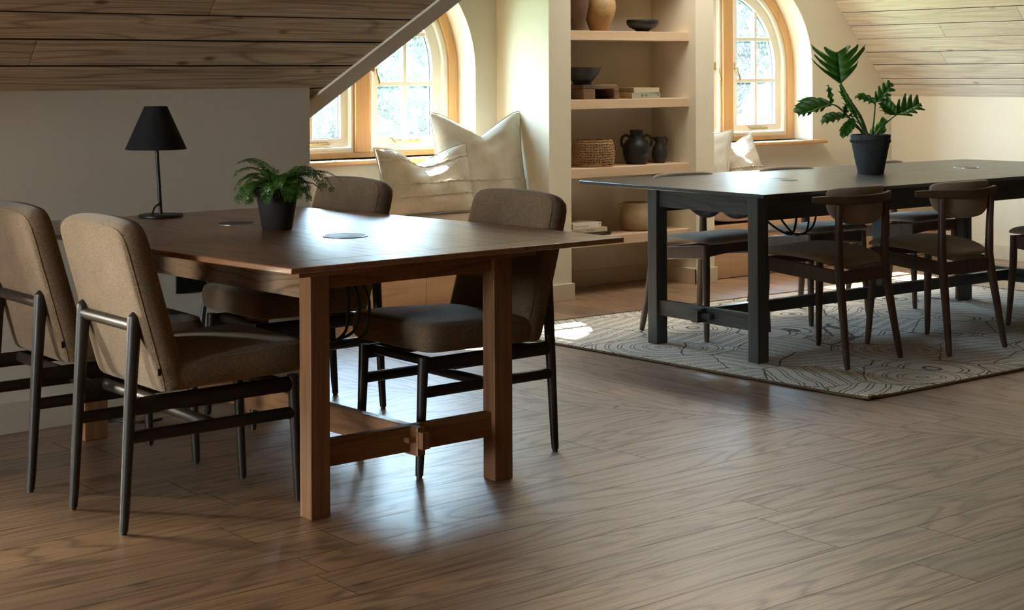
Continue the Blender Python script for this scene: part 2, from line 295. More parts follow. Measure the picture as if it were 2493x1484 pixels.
# ------------------------------------------------------------------ mesh helpers
class MB:
    def __init__(s): s.v = []; s.f = []; s.a = []
    def add(s, vs, fs, rnd=0.0):
        o = len(s.v); s.v += [tuple(p) for p in vs]; s.f += [tuple(i+o for i in f) for f in fs]; s.a += [rnd]*len(fs); return s
    def hexa(s, p, rnd=0.0):     # 4 bottom + 4 top
        return s.add(p, [(3, 2, 1, 0), (4, 5, 6, 7), (0, 1, 5, 4), (1, 2, 6, 5), (2, 3, 7, 6), (3, 0, 4, 7)], rnd)
    def box(s, x0, x1, y0, y1, z0, z1, rnd=0.0):
        return s.hexa([(x0, y0, z0), (x1, y0, z0), (x1, y1, z0), (x0, y1, z0), (x0, y0, z1), (x1, y0, z1), (x1, y1, z1), (x0, y1, z1)], rnd)
    def prism(s, poly, f0, f1, rnd=0.0):   # poly 2D list, f0/f1 map (a,b)->3D
        n = len(poly); vs = [f0(a, b) for a, b in poly]+[f1(a, b) for a, b in poly]
        return s.add(vs, [tuple(range(n))[::-1], tuple(range(n, 2*n))]+[(i, (i+1) % n, n+(i+1) % n, n+i) for i in range(n)], rnd)
    def ring(s, outer, inner, f0, f1):     # closed band between two outlines with the same count
        n = len(outer); vs = [f0(*p) for p in outer]+[f0(*p) for p in inner]+[f1(*p) for p in outer]+[f1(*p) for p in inner]; fs = []
        for i in range(n):
            j = (i+1) % n
            fs += [(i, j, n+j, n+i), (2*n+i, 3*n+i, 3*n+j, 2*n+j), (i, 2*n+i, 2*n+j, j), (n+i, n+j, 3*n+j, 3*n+i)]
        return s.add(vs, fs)
    def tube(s, pts, rad, n=12, caps=True, sq=None):
        pts = [Vector(p) for p in pts]; k = len(pts)
        if isinstance(rad, (int, float)): rad = [rad]*k
        vs = []; prev = None
        for i, p in enumerate(pts):
            t = (pts[min(i+1, k-1)]-pts[max(i-1, 0)]).normalized()
            if prev is None:
                a = Vector((0, 0, 1)) if abs(t.z) < .9 else Vector((1, 0, 0)); u = t.cross(a).normalized()
            else: u = (prev-t*prev.dot(t)).normalized()
            prev = u; w_ = t.cross(u)
            r = rad[i]; ra, rb = (r if isinstance(r, tuple) else (r, r))
            for j in range(n):
                an = 2*PI*j/n; vs.append(p+u*(ra*math.cos(an))+w_*(rb*math.sin(an)))
        fs = [(i*n+j, i*n+(j+1) % n, (i+1)*n+(j+1) % n, (i+1)*n+j) for i in range(k-1) for j in range(n)]
        if caps: fs += [tuple(range(n))[::-1], tuple((k-1)*n+j for j in range(n))]
        return s.add(vs, fs)
    def lathe(s, prof, c=(0, 0, 0), n=40, cap=True, wob=None):
        vs = []
        for i, (r, z) in enumerate(prof):
            for j in range(n):
                an = 2*PI*j/n; rr = r*(wob(an, z) if wob else 1)
                vs.append((c[0]+rr*math.cos(an), c[1]+rr*math.sin(an), c[2]+z))
        k = len(prof)
        fs = [(i*n+j, i*n+(j+1) % n, (i+1)*n+(j+1) % n, (i+1)*n+j) for i in range(k-1) for j in range(n)]
        if cap:
            if prof[0][0] > 1e-5: fs.append(tuple(range(n))[::-1])
            if prof[-1][0] > 1e-5: fs.append(tuple((k-1)*n+j for j in range(n)))
        return s.add(vs, fs)
    def build(s, name, mat, parent=None, smooth=35, bevel=0, seg=2, sub=0, solid=0):
        me = bpy.data.meshes.new(name); me.from_pydata(s.v, [], s.f); me.update()
        bm = bmesh.new(); bm.from_mesh(me); bmesh.ops.recalc_face_normals(bm, faces=bm.faces) if not getattr(s, 'keep', 0) else None
        bm.to_mesh(me); bm.free()
        if any(s.a):
            at = me.attributes.new('rnd', 'FLOAT_COLOR', 'CORNER'); k = 0
            for p in me.polygons:
                a = s.a[p.index]; q = (a*7.13) % 1.0; q2 = (a*3.71) % 1.0
                for li in p.loop_indices: at.data[li].color = (a, q, q2, 1)
        if smooth:
            for p in me.polygons: p.use_smooth = True
            me.set_sharp_from_angle(angle=math.radians(smooth))
        me.materials.append(M[mat] if isinstance(mat, str) else mat)
        o = bpy.data.objects.new(name, me); C.objects.link(o); o.parent = parent
        if solid: q = o.modifiers.new('s', 'SOLIDIFY'); q.thickness = solid; q.offset = 0
        if bevel: q = o.modifiers.new('b', 'BEVEL'); q.width = bevel; q.segments = seg; q.limit_method = 'ANGLE'; q.angle_limit = math.radians(40); q.harden_normals = False
        if sub: q = o.modifiers.new('d', 'SUBSURF'); q.levels = sub; q.render_levels = sub
        return o
def tag(o, label, cat, group=None):
    o['label'] = label; o['category'] = cat
    if group: o['group'] = group
    return o
def st(o): o['kind'] = 'structure'; return o
def empty(name, loc=(0, 0, 0), rz=0, parent=None):
    o = bpy.data.objects.new(name, None); C.objects.link(o); o.location = loc; o.rotation_euler = (0, 0, rz); o.empty_display_size = .1; o.parent = parent; return o
def dup(o, parent=None):
    c = o.copy(); C.objects.link(c); c.parent = parent
    for ch in [x for x in bpy.data.objects if x.parent == o]: dup(ch, c)
    return c
def clip(poly, a, b, c):     # keep a*x+b*y<=c
    out = []
    for i in range(len(poly)):
        p, q = poly[i], poly[(i+1) % len(poly)]; dp = a*p[0]+b*p[1]-c; dq = a*q[0]+b*q[1]-c
        if dp <= 0: out.append(p)
        if (dp < 0 < dq) or (dq < 0 < dp): t = dp/(dp-dq); out.append((p[0]+(q[0]-p[0])*t, p[1]+(q[1]-p[1])*t))
    return out
def pad(W, H, T, n=7, p=6, g=22, f=None):   # soft-edged slab, u,v in -1..1 ; f(u,v,x,y,z)->x,y,z
    vs = []; fs = []
    for side in (1, -1):
        o = len(vs)
        for i in range(g+1):
            for j in range(g+1):
                u = math.sin(PI/2*(2*i/g-1)); v = math.sin(PI/2*(2*j/g-1))
                mm = max(abs(u), abs(v)); k = mm/((abs(u)**n+abs(v)**n)**(1/n)) if mm > 1e-6 else 1
                t = max(0, 1-mm**p)**(.5)
                q = (u*k*W/2, v*k*H/2, side*T/2*t)
                vs.append(f(u, v, *q) if f else q)
        for i in range(g):
            for j in range(g):
                a = o+i*(g+1)+j; q = (a, a+g+1, a+g+2, a+1); fs.append(q if side > 0 else q[::-1])
    return vs, fs
def weld(o, d=1e-5):
    bm = bmesh.new(); bm.from_mesh(o.data); bmesh.ops.remove_doubles(bm, verts=bm.verts, dist=d); bmesh.ops.recalc_face_normals(bm, faces=bm.faces); bm.to_mesh(o.data); bm.free(); return o

# ================================================================== THE SETTING
LX0, LX1 = 1.2, 3.41          # lamp wall ends
YL = 5.497; YW = 7.16; XR = 9.25; T = math.tan(math.radians(47)); T2 = 1.065
ZF = 2.9
# ---- floor: planks mitred along a diagonal border strip
B0 = Vector((3.878, 4.786)); B1 = Vector((4.790, 3.146)); bd = (B1-B0).normalized(); bn = Vector((-bd.y, bd.x))   # bn points to +x side
bw = .062
cA = bn.dot(B0); cB = cA+bw
fl = MB(); fy = MB(); fr_ = random.Random(3)
ys = [-4.0]
fixed = [2.757, 2.958, 3.10, 3.25, 3.448, 3.60]
y = 2.757
seq = [2.757]
while seq[0] > -4: seq.insert(0, seq[0]-fr_.choice([.15, .2, .2, .18]))
seq += fixed[1:]
while seq[-1] < 7.4: seq.append(seq[-1]+fr_.choice([.15, .2, .2, .18]))
joints = {2.757: 3.342, 3.25: 4.052}
def plank(mb, poly, g, rnd):
    if len(poly) >= 3: mb.add([(a, b, 0) for a, b in poly], [tuple(range(len(poly)))], rnd)
gp = .0012
for i in range(len(seq)-1):
    y0, y1 = seq[i]+gp, seq[i+1]-gp
    x = -8-fr_.random()*1.5
    if round(seq[i], 3) in joints: x = joints[round(seq[i], 3)]-1.9*6
    while x < 9.3:
        L = 1.9 if round(seq[i], 3) in joints else fr_.uniform(1.4, 2.3)
        p = [(x+gp, y0), (x+L-gp, y0), (x+L-gp, y1), (x+gp, y1)]
        p = clip(p, bn.x, bn.y, cA-gp)
        plank(fl, p, gp, fr_.random()*.98+.01); x += L
x = 1.0
while x < 13.5:
    wd = fr_.choice([.15, .2, .2, .18]); y = -4-fr_.random()*1.5
    while y < 7.4:
        L = fr_.uniform(1.2, 2.2)
        p = [(x+gp, y+gp), (x+wd-gp, y+gp), (x+wd-gp, min(y+L-gp, 7.4)), (x+gp, min(y+L-gp, 7.4))]
        p = clip(p, -bn.x, -bn.y, -cB-gp)
        if len(p) > 2 and max(q[1] for q in p) > -4: plank(fy, p, gp, fr_.random()*.98+.01)
        y += L
    x += wd
t = -12.0
while t < 9:
    L = 1.55; a = B0+bd*(t+gp); b_ = B0+bd*(t+L-gp)
    poly = [tuple(a+bn*gp), tuple(b_+bn*gp), tuple(b_+bn*(bw-gp)), tuple(a+bn*(bw-gp))]
    plank(fy, poly, gp, fr_.random()*.98+.01); t += L
fl.keep = fy.keep = 1
root = st(empty('floor'))
fx = fl.build('floor_boards_lengthwise', 'floor_x', root, smooth=0); fyo = fy.build('floor_boards_crosswise', 'floor_y', root, smooth=0)
for o in (fx, fyo): o['kind'] = 'structure'
sub = MB().box(-8, 13.5, -4.3, 7.45, -.06, -.0015).build('subfloor', 'gap', root, smooth=0); sub['kind'] = 'structure'

# ---- gable walls with arched openings
AR, ZSILL, ZSPR = .655, .797, 1.27
def arch_pts(cx, r=AR, z0=ZSILL, zs=ZSPR, n=28):
    return [(cx-r, z0), (cx+r, z0)]+[(cx+r*math.cos(PI*i/n), zs+r*math.sin(PI*i/n)) for i in range(n+1)]
def holed_wall(name, outer, holes, y0, y1, mat):
    cu = bpy.data.curves.new(name, 'CURVE'); cu.dimensions = '2D'; cu.fill_mode = 'BOTH'
    for pl in [outer]+holes:
        s = cu.splines.new('POLY'); s.points.add(len(pl)-1)
        for q, (a, b) in zip(s.points, pl): q.co = (a, b, 0, 1)
        s.use_cyclic_u = True
    cu.extrude = abs(y1-y0)/2
    tmp = bpy.data.objects.new(name, cu); C.objects.link(tmp)
    dg = bpy.context.evaluated_depsgraph_get(); me = bpy.data.meshes.new_from_object(tmp.evaluated_get(dg))
    bpy.data.objects.remove(tmp)
    me.transform(Matrix.Translation((0, (y0+y1)/2, 0)) @ Matrix.Rotation(PI/2, 4, 'X'))
    me.materials.clear(); me.materials.append(M[mat]); me.name = name
    o = bpy.data.objects.new(name, me); C.objects.link(o); return st(o)
holed_wall('wall_back', [(LX1-.15, -.05), (XR+.15, -.05), (XR+.15, 3.05), (LX1-.15, 3.05)], [arch_pts(c) for c in WINX], YW, YW+.28, 'paint')
holed_wall('wall_back_left', [(-4.78, -.05), (LX0+.15, -.05), (LX0+.15, 3.05), (-4.78, 3.05)], [arch_pts(c) for c in LWINX], YW, YW+.28, 'paint')
st(MB().box(LX0, LX1, YL, YW+.1, -.05, 2.95).build('wall_left', 'paint', smooth=0))
st(MB().box(XR, XR+.2, YL, YW+.1, -.05, 3.0).build('wall_right', 'paint', smooth=0))
st(MB().box(XR, 13.6, YL, YL+.2, -.05, 3.0).build('wall_far_right', 'paint', smooth=0))
st(MB().box(-4.8, -4.6, YL, YW+.1, -.05, 3.0).box(-8.2, -4.6, YL, YL+.2, -.05, 3.0).build('wall_far_left', 'dimpaint', smooth=0))
e0, e1, e2, e3 = END_OPENING
st(MB().box(-8.2, -8, -4.3, e0, -.05, 3.0).box(-8.2, -8, e1, 5.6, -.05, 3.0).box(-8.2, -8, e0, e1, -.05, e2).box(-8.2, -8, e0, e1, e3, 3.0).build('wall_side_left', 'dimpaint', smooth=0))
st(MB().box(13.5, 13.7, -4.3, 5.6, -.05, 3.0).build('wall_side_right', 'dimpaint', smooth=0))
st(MB().box(-8.2, 13.7, -4.3, -4.1, -.05, 3).build('wall_front', 'dimpaint', smooth=0))
# ---- niche block between the two window alcoves
NF, NB, NX0, NX1, PX0, PX1 = 6.703, 7.077, 5.844, 6.822, 5.685, 6.975
st(MB().box(PX0, NX0, NF, YW+.01, -.03, 2.95).box(NX1, PX1, NF, YW+.01, -.03, 2.95).box(NX0-.01, NX1+.01, NB, YW+.01, -.03, 2.95).build('wall_niche', 'paint', smooth=0))
# ---- skirting
sk = MB(); h = .092
sk.box(PX0-.013, NX0+.013, NF-.014, NF, 0, h).box(NX0, NX0+.013, NF-.0139, NB, 0, h).box(NX0+.0131, NX1-.0131, NB-.014, NB, 0, h)
sk.box(NX1-.013, NX1, NF-.0139, NB, 0, h).box(NX1-.013, PX1+.013, NF-.014, NF, 0, h)
st(sk.build('baseboard_center', 'skirt', smooth=0, bevel=.002))
st(MB().box(LX0-.013, LX1+.013, YL-.014, YL, 0, .11).box(LX1, LX1+.013, YL, 6.76, 0, .11).build('baseboard_left', 'skirt', smooth=0, bevel=.002))
st(MB().box(XR-.016, XR, YL, 6.76, 0, .095).build('baseboard_right', 'skirt', smooth=0, bevel=.002))
# ---- ceilings: boards laid on the slopes, cut on the valley lines
def slope_boards(name, f, lo, hi, xr, widths, mat, th=.006, gap=.0095):
    # f(a,d)->3D point on plane (a along board, d distance up slope), xr(d)->(a0,a1), normal offset given by f(...,n)
    mb = MB(); rr = random.Random(hash(name) % 1000 if False else len(name)*13); d = lo; k = 0
    while d < hi:
        wd = widths[k % len(widths)]; k += 1; d1 = min(d+wd, hi)
        g = gap*rr.uniform(.5, 1.0); a0, a1 = xr(d); b0, b1 = xr(d1); lift = rr.uniform(0, .0025)
        # split long boards with a butt joint now and then
        cuts = [0, 1]
        if rr.random() < .45: cuts = [0, rr.uniform(.25, .75), 1]
        for q in range(len(cuts)-1):
            e = .0006
            p0 = a0+(a1-a0)*cuts[q]+e; p1 = a0+(a1-a0)*cuts[q+1]-e; p2 = b0+(b1-b0)*cuts[q]+e; p3 = b0+(b1-b0)*cuts[q+1]-e
            if 0 < q or len(cuts) > 2:
                if q == 0: p3 = p1
                else: p2 = p0
            mb.hexa([f(p0, d, -lift), f(p1, d, -lift), f(p3, d1-g, -lift), f(p2, d1-g, -lift), f(p0, d, th), f(p1, d, th), f(p3, d1-g, th), f(p2, d1-g, th)], rr.random()*.98+.01)
        d = d1
    o = mb.build(name, mat, smooth=0, bevel=.0022, seg=1); return st(o)
c47, s47 = math.cos(math.atan(T)), math.sin(math.atan(T))
Z0 = 1.198
def fM(a, d, n): return (a, YL-d*c47+n*s47, Z0+d*s47+n*c47)
VX, VY = 3.473, 5.602     # where the valley meets the wing's eave
def vM(d): y_ = YL-d*c47; return VX+(VY-y_)      # silhouette valley line, 45 degrees in plan
def vL(d): y_ = YL-d*c47; return (LX0-.063)-(VY-y_)
dtop = (ZF-Z0)/s47
slope_boards('ceiling_left', fM, -.12, dtop, lambda d: (vL(d), vM(d)-.012), [.120, .1235, .1255, .124, .126], 'pine')
c2, s2 = math.cos(math.atan(T2)), math.sin(math.atan(T2)); Z1 = 1.078
def fR(a, d, n): return (XR-d*c2+n*s2, a, Z1+d*s2+n*c2)
slope_boards('ceiling_right', fR, -.0, (ZF-Z1)/s2, lambda d: (5.62-d*c2, YW), [.112, .060, .131, .1200, .1235, .1235, .1245, .124], 'pine_y')
def fL(a, d, n): return (LX1+d*c2-n*s2, a, Z1+d*s2+n*c2)
slope_boards('ceiling_wing_left', fL, -.0, (ZF-Z1)/s2, lambda d: (5.62-d*c2+.02, YW), [.125], 'pine_y')
def fR2(a, d, n): return (XR-.063+d*0+a, YL-d*c47+n*s47, Z0+d*s47+n*c47)
slope_boards('ceiling_far_right', fR2, -.1, dtop, lambda d: (.063-(.105+d*c47), 4.4), [.125], 'pine')
def fL2(a, d, n): return (LX0-d*c2+n*s2, a, Z1+d*s2+n*c2)
slope_boards('ceiling_wing_far_left', fL2, 0, (ZF-Z1)/s2, lambda d: (5.62-d*c2+.02, YW), [.125], 'pine_y')
def fL3(a, d, n): return (-4.6+d*c2-n*s2, a, Z1+d*s2+n*c2)
slope_boards('ceiling_wing_side_left', fL3, 0, (ZF-Z1)/s2, lambda d: (5.62-d*c2+.02, YW), [.125], 'pine_y')
def fM2(a, d, n): return (-8.1+a, YL-d*c47+n*s47, Z0+d*s47+n*c47)
slope_boards('ceiling_side_left', fM2, -.1, dtop, lambda d: (0, 3.5+.105+d*c47), [.125], 'pine')
st(MB().box(-8.3, 13.8, -4.4, 7.5, ZF-.03, ZF+.1).build('ceiling', 'flatceil', smooth=0))
# solid roof behind the boards against daylight leaks, near black to paint the gaps' shade
def roofslab(name, p, n, t_=.06):
    n = Vector(n).normalized(); q = [Vector(a)+n*.0066 for a in p]; st(MB().hexa([tuple(a) for a in q]+[tuple(a+n*t_) for a in q]).build(name, 'gap', smooth=0))
roofslab('roof_main', [(-8.2, YL+.08, Z0-.08*T), (3.2, YL+.02, Z0-.02*T), (5.1, 3.85, Z0+(YL-3.85)*T), (-8.2, 3.85, Z0+(YL-3.85)*T)], (0, s47, c47))
roofslab('roof_wing_right', [(XR+.05, 5.45, Z1-.05*T2), (XR+.05, 7.45, Z1-.05*T2), (7.5, 7.45, Z1+(XR-7.5)*T2), (7.5, 3.8, Z1+(XR-7.5)*T2)], (s2, 0, c2))
roofslab('roof_wing_left', [(LX1-.05, 5.66, Z1-.05*T2), (LX1-.05, 7.45, Z1-.05*T2), (5.16, 7.45, Z1+(5.16-LX1)*T2), (5.16, 3.9, Z1+(5.16-LX1)*T2)], (-s2, 0, c2))
roofslab('roof_main_right', [(9.2, YL+.08, Z0-.08*T), (13.7, YL+.08, Z0-.08*T), (13.7, 3.85, Z0+(YL-3.85)*T), (7.4, 3.85, Z0+(YL-3.85)*T)], (0, s47, c47))
roofslab('roof_outer_left', [(LX0+.05, 5.45, Z1-.05*T2), (LX0+.05, 7.45, Z1-.05*T2), (-.6, 7.45, Z1+(LX0+.6)*T2), (-.6, 3.8, Z1+(LX0+.6)*T2)], (s2, 0, c2))
# valley board: a painted strip along the cut edge of the main slope
def vpt(y_, off, n):
    d = (YL-y_)/c47; p = Vector(fM(0, d, 0)); p.x = VX+(VY-y_)
    e = Vector((1, -1, T)).normalized(); nn = Vector((0, s47, c47)); side = e.cross(nn).normalized()
    if side.x > 0: side = -side
    return tuple(p+side*off+nn*n)
ya, yb = VY+.05, 3.9
st(MB().hexa([vpt(ya, 0, -.014), vpt(ya, .088, -.014), vpt(yb, .088, -.014), vpt(yb, 0, -.014), vpt(ya, 0, .05), vpt(ya, .088, -.0026), vpt(yb, .088, -.0026), vpt(yb, 0, .05)]).build('trim_1', 'paint', smooth=0, bevel=.003))
st(MB().hexa([vpt(ya, -.009, -.004), vpt(ya, 0, -.009), vpt(yb, 0, -.009), vpt(yb, -.009, -.004), vpt(ya, -.009, .05), vpt(ya, 0, .05), vpt(yb, 0, .05), vpt(yb, -.009, .05)]).build('trim_2', 'joinery', smooth=0, bevel=.003))

# ---- windows
def casement(sgn, a, rho, zb, n=22):
    # outline of one casement: inner side at |x|=a, arch radius rho about (0,ZSPR)
    th1 = math.acos(min(1, a/rho)); pts = [(a, zb), (rho, zb)]+[(rho*math.cos(th1*i/n), ZSPR+rho*math.sin(th1*i/n)) for i in range(n+1)]
    return [(sgn*x, z) for x, z in pts]
def make_window(cx, name, y=7.32):
    w_ = st(empty(name, (cx, y, 0)))
    def fy0(d): return lambda a, b: (a, d, b)
    o = [(-AR, ZSILL), (AR, ZSILL)]+[(AR*math.cos(PI*i/44), ZSPR+AR*math.sin(PI*i/44)) for i in range(45)]
    ri = .593; i_ = [(-ri, ZSILL+.028), (ri, ZSILL+.028)]+[(ri*math.cos(PI*k/44), ZSPR+ri*math.sin(PI*k/44)) for k in range(45)]
    MB().ring(o, i_, fy0(0), fy0(.07)).build('oak_surround', 'oakframe', w_, bevel=.004)
    MB().box(-.047, .047, -.008, .07, ZSILL+.028, ZSPR+ri-.002).build('oak_mullion', 'oakframe', w_, bevel=.004)
    for sg in (-1, 1):
        MB().ring(casement(sg, .047, .593, .825), casement(sg, .068, .556, .852), fy0(.014), fy0(.075)).build('painted_frame', 'joinery', w_, bevel=.003)
        MB().ring(casement(sg, .058, .572, .838), casement(sg, .0685, .5555, .8535), fy0(.008), fy0(.02)).build('frame_bead', 'joinery', w_, bevel=.003)
        sash = empty('sash', (0, 0, 0), 0, w_)
        s_ = MB().ring(casement(sg, .0715, .5525, .8560), casement(sg, .122, .492, .903), fy0(.030), fy0(.075))
        MBo = s_.build('sash_frame', 'joinery', sash, bevel=.004)
        mt = MB(); sp_ = MB(); hw = .013
        xm = sg*.308
        ztop = lambda x, r=.492: ZSPR+math.sqrt(max(0, r*r-x*x))
        mt.box(xm-hw, xm+hw, .034, .050, .903, ztop(.308)+.003); sp_.box(xm-hw, xm+hw, .055, .068, .903, ztop(.308)+.003)
        for zz in (1.195, 1.47):
            xe = math.sqrt(.492**2-max(0, zz-ZSPR)**2)
            x0, x1 = sorted((sg*.122, sg*xe)); mt.box(x0, x1, .0345, .0495, zz-hw, zz+hw); sp_.box(x0, x1, .0555, .0675, zz-hw*.8, zz+hw*.8)
        mt.build('glazing_bars', 'joinery', sash, bevel=.003); 
        sp_.ring(casement(sg, .121, .493, .9025), casement(sg, .128, .485, .909), fy0(.052), fy0(.0679)); sp_.build('spacer_bars', 'spacer', sash)
        g = casement(sg, .120, .494, .901); MB().prism(g, fy0(.0515), fy0(.0519)).build('glass', 'glass', sash)
        # brass fastener on the meeting stile
        hx = sg*.090; z0 = 1.285
        hb = MB().box(hx-.008, hx+.008, .026, .030, z0-.02, z0+.03).tube([(hx, .026, z0), (hx, .006, z0), (hx, -.002, z0-.012)], .0045, 8)
        hb.tube([(hx, -.004, z0-.005), (hx+.001, -.006, z0-.03), (hx+.006, -.012, z0-.055), (hx+.012, -.014, z0-.078), (hx+.010, -.013, z0-.092)], [.004, .0045, .0055, .0075, .004], 10)
        hb.build('fastener', 'brass', sash)
        sx = sg*.30; zz = .876
        sb = MB().box(sx-.075, sx+.095, .006, .012, zz-.006, zz+.004).tube([(sx-.075, .009, zz), (sx-.09, .006, zz+.006), (sx-.105, .0, zz+.022), (sx-.125, -.004, zz+.024)], [.004, .004, .0035, .003], 8)
        for q in (-.04, .03, .085): sb.tube([(sx+q, .014, zz-.002), (sx+q, .014, zz+.012)], .0045, 8)
        sb.box(sx-.05, sx-.02, .012, .03, zz-.007, zz).box(sx+.05, sx+.08, .012, .03, zz-.007, zz)
        sb.build('casement_stay', 'brass', sash)
    # sill board with rounded nose and horns
    MB().prism([(-.735, -.232), (.735, -.232), (.735, -.161), (AR-.001, -.161), (AR-.001, .005), (-AR+.001, .005), (-AR+.001, -.161), (-.735, -.161)],
               lambda a, b: (a, b, ZSILL-.026), lambda a, b: (a, b, ZSILL)).build('sill', 'sill', w_, bevel=.0105, seg=4)
    return w_
w1 = make_window(WINX[0], 'window_1')
w2 = dup(w1); w2.name = 'window_2'; w2.location.x = WINX[1]
for k, cx in enumerate(LWINX):
    q = dup(w1); q.name = 'window_%d' % (3+k); q.location.x = cx

# ================================================================== shelves
for i, (zt, lab) in enumerate(((1.877, 'added unseen pale oak shelf above the picture edge, shading the ochre pot'), (1.489, 'floating pale oak shelf holding the ochre pot and the squat black bowl'), (1.101, 'floating pale oak shelf under the two green and cream books, second from the top'),  # topmost shelf is added out of view to shade the one below
                            (.715, 'floating pale oak shelf under the woven basket and black jug'), (.326, 'lowest pale oak shelf in the niche, under the stack of three paperbacks'))):
    tag(MB().box(NX0+.0005, NX1-.0005, 6.755, NB-.0005, zt-.053, zt).build('shelf', 'oak', smooth=0, bevel=.002), lab, 'shelf', 'niche shelves')

# ================================================================== window benches
def bench(x0, x1, lab, lab2, g2, joints_):
    b = empty('window_bench', ((x0+x1)/2, 6.97, 0)); hx = (x1-x0)/2
    tag(b, lab, 'bench', 'built-in window benches')
    MB().box(-hx+.002, hx-.002, -.190, .188, .0, .262).build('bench_base', 'bench', b, smooth=0, bevel=.002)
    mm = MB(); xs = [-hx+.004]+[v-(x0+x1)/2 for v in joints_]+[hx-.004]
    for i in range(len(xs)-1): mm.box(xs[i]+.0012, xs[i+1]-.0012, -.202, -.1901, .004, .262, .1+.2*i)
    mm.build('front_boards', 'bench', b, smooth=0, bevel=.0015)
    MB().box(-hx+.001, hx-.001, -.212, .189, .262, .325).build('bench_top', 'bench', b, smooth=0, bevel=.003)
    def fp(u, v, x, y_, z): return (x, y_, .4175+z*(1+.05*math.cos(u*2)))
    vs, fs = pad((x1-x0)-.012, .385, .175, 60, 9, 30, fp)
    c = MB().add(vs, fs).build('seat_cushion', 'padfab', None, smooth=60); weld(c); c.location = ((x0+x1)/2, 6.958, .002)
    c.modifiers.new('s', 'SUBSURF').levels = 1
    tag(c, lab2, 'cushion', 'seat cushions on the window benches')
    p = MB(); 
    return b
bench(LX1+.014, PX0, 'pale oak window bench below the cut-off left window, behind the brown table', 'pink-brown seat cushion on the bench behind the brown table chairs', '', [3.9, 4.4, 4.9, 5.25])
bench(PX1, XR-.017, 'pale oak window bench behind the black table, right of the shelf niche', 'pink-brown seat cushion on the bench behind the black table', '', [7.19, 7.62, 8.05, 8.5, 8.9])

# ================================================================== pillows
def pillow(name, W, H, T_, loc, rz, lean, mat, lab, chop=0, seed=1, roll=0, slump=None, group='linen pillows on the window benches', seams=()):
    rr = random.Random(seed); ph = [rr.uniform(0, 6) for _ in range(8)]
    def f(u, v, x, y_, z):
        # square with eared corners; u across, v up, z thickness
        pin = 1-.075*(1-u*u)*abs(v)**2-0; pin2 = 1-.06*(1-v*v)*abs(u)**2
        X = u*W/2*pin2; Y = v*H/2*pin
        if chop: Y -= chop*max(0, v)**1.5*(max(0, 1-abs(u-.04)*1.15))**1.35
        t = z
        t *= 1+.10*math.sin(3*u+ph[0])*math.cos(2.3*v+ph[1])
        t += (.006*math.sin(9*u+4*v+ph[2])+.004*math.sin(14*v-6*u+ph[3]))*(1-max(abs(u), abs(v))**4)
        if chop: t *= 1-.35*math.exp(-((u-.04)/.16)**2)*max(0, v)
        bk_ = 0
        if slump:
            for (am, u0, wd, v0) in slump:
                e_ = max(0, v-v0)/(1-v0); w__ = math.exp(-((u-u0)/wd)**2); bk_ += am*w__*e_**1.3; Y -= am*.45*w__*e_**1.6
        return (X, -t+bk_, Y)
    g = 30; vs = []; fs = []
    for side in (1, -1):
        o = len(vs)
        for i in range(g+1):
            for j in range(g+1):
                u = 2*i/g-1; v = 2*j/g-1
                th = max(0, (1-abs(u)**2.6)*(1-abs(v)**2.6))**.55
                vs.append(f(u, v, 0, 0, side*T_/2*th))
        for i in range(g):
            for j in range(g):
                a = o+i*(g+1)+j; fs.append((a, a+1, a+g+2, a+g+1) if side > 0 else (a, a+g+1, a+g+2, a+1))
    root = MB().add(vs, fs).build(name, mat, None, smooth=80); weld(root, 1e-4)
    root.matrix_world = Matrix.Translation(loc) @ Matrix.Rotation(rz, 4, 'Z') @ Matrix.Rotation(-lean, 4, 'X') @ Matrix.Rotation(roll, 4, 'Y') @ Matrix.Translation((0, 0, H/2))
    root.modifiers.new('s', 'SUBSURF').levels = 1
    pts = []
    for k in range(4*g):
        e, q = divmod(k, g); s_ = 2*q/g-1
        u, v = ((s_, -1), (1, s_), (-s_, 1), (-1, -s_))[e]; pts.append(f(u, v, 0, 0, 0))
    pts.append(pts[0])
    MB().tube(pts, .0032, 6, caps=False).build('piping', mat, root)
    for (v0, amp) in seams:
        sp_ = []
        for k in range(41):
            u = (2*k/40-1)*.985; v = v0+amp*math.sin(u*2+ph[4])
            th = max(0, (1-abs(u)**2.6)*(1-abs(v)**2.6))**.55; p = f(u, v, 0, 0, T_/2*th); sp_.append((p[0], p[1]-.002, p[2]+.003*math.sin(k*1.7)))
        MB().tube(sp_, .0042, 6).build('raised_seam', mat, root)
    tag(root, lab, 'pillow', group)
    return root
pillow('pillow', .56, .545, .15, (5.395, 6.905, .507), math.radians(-11), math.radians(12), 'linen', 'tall cream linen pillow with a dented top, leaning in the alcove corner', chop=.125, seed=2, seams=((-.42, .0),))
pillow('pillow', .60, .375, .15, (4.985, 6.835, .507), math.radians(-1), math.radians(13), 'linen2', 'wide low crinkled linen pillow with raised seams, in front of the tall one', chop=.0, seed=5, roll=math.radians(-1), slump=((.15, .10, .42, -.35),), seams=((-.08, .02), (-.45, .02), (.62, .0)))
pillow('pillow', .47, .38, .13, (7.43, 6.89, .507), math.radians(5), math.radians(16), 'linen2', 'pale linen pillow with a dented top below the right window sill', chop=.02, seed=9, slump=((.13, .25, .5, -.3),), seams=((-.25, .02),))
pillow('pillow', .38, .40, .12, (7.105, 6.945, .507), math.radians(-74), math.radians(10), 'linen', 'cream linen pillow half hidden by the niche pillar, left of the dented one', chop=.03, seed=12)

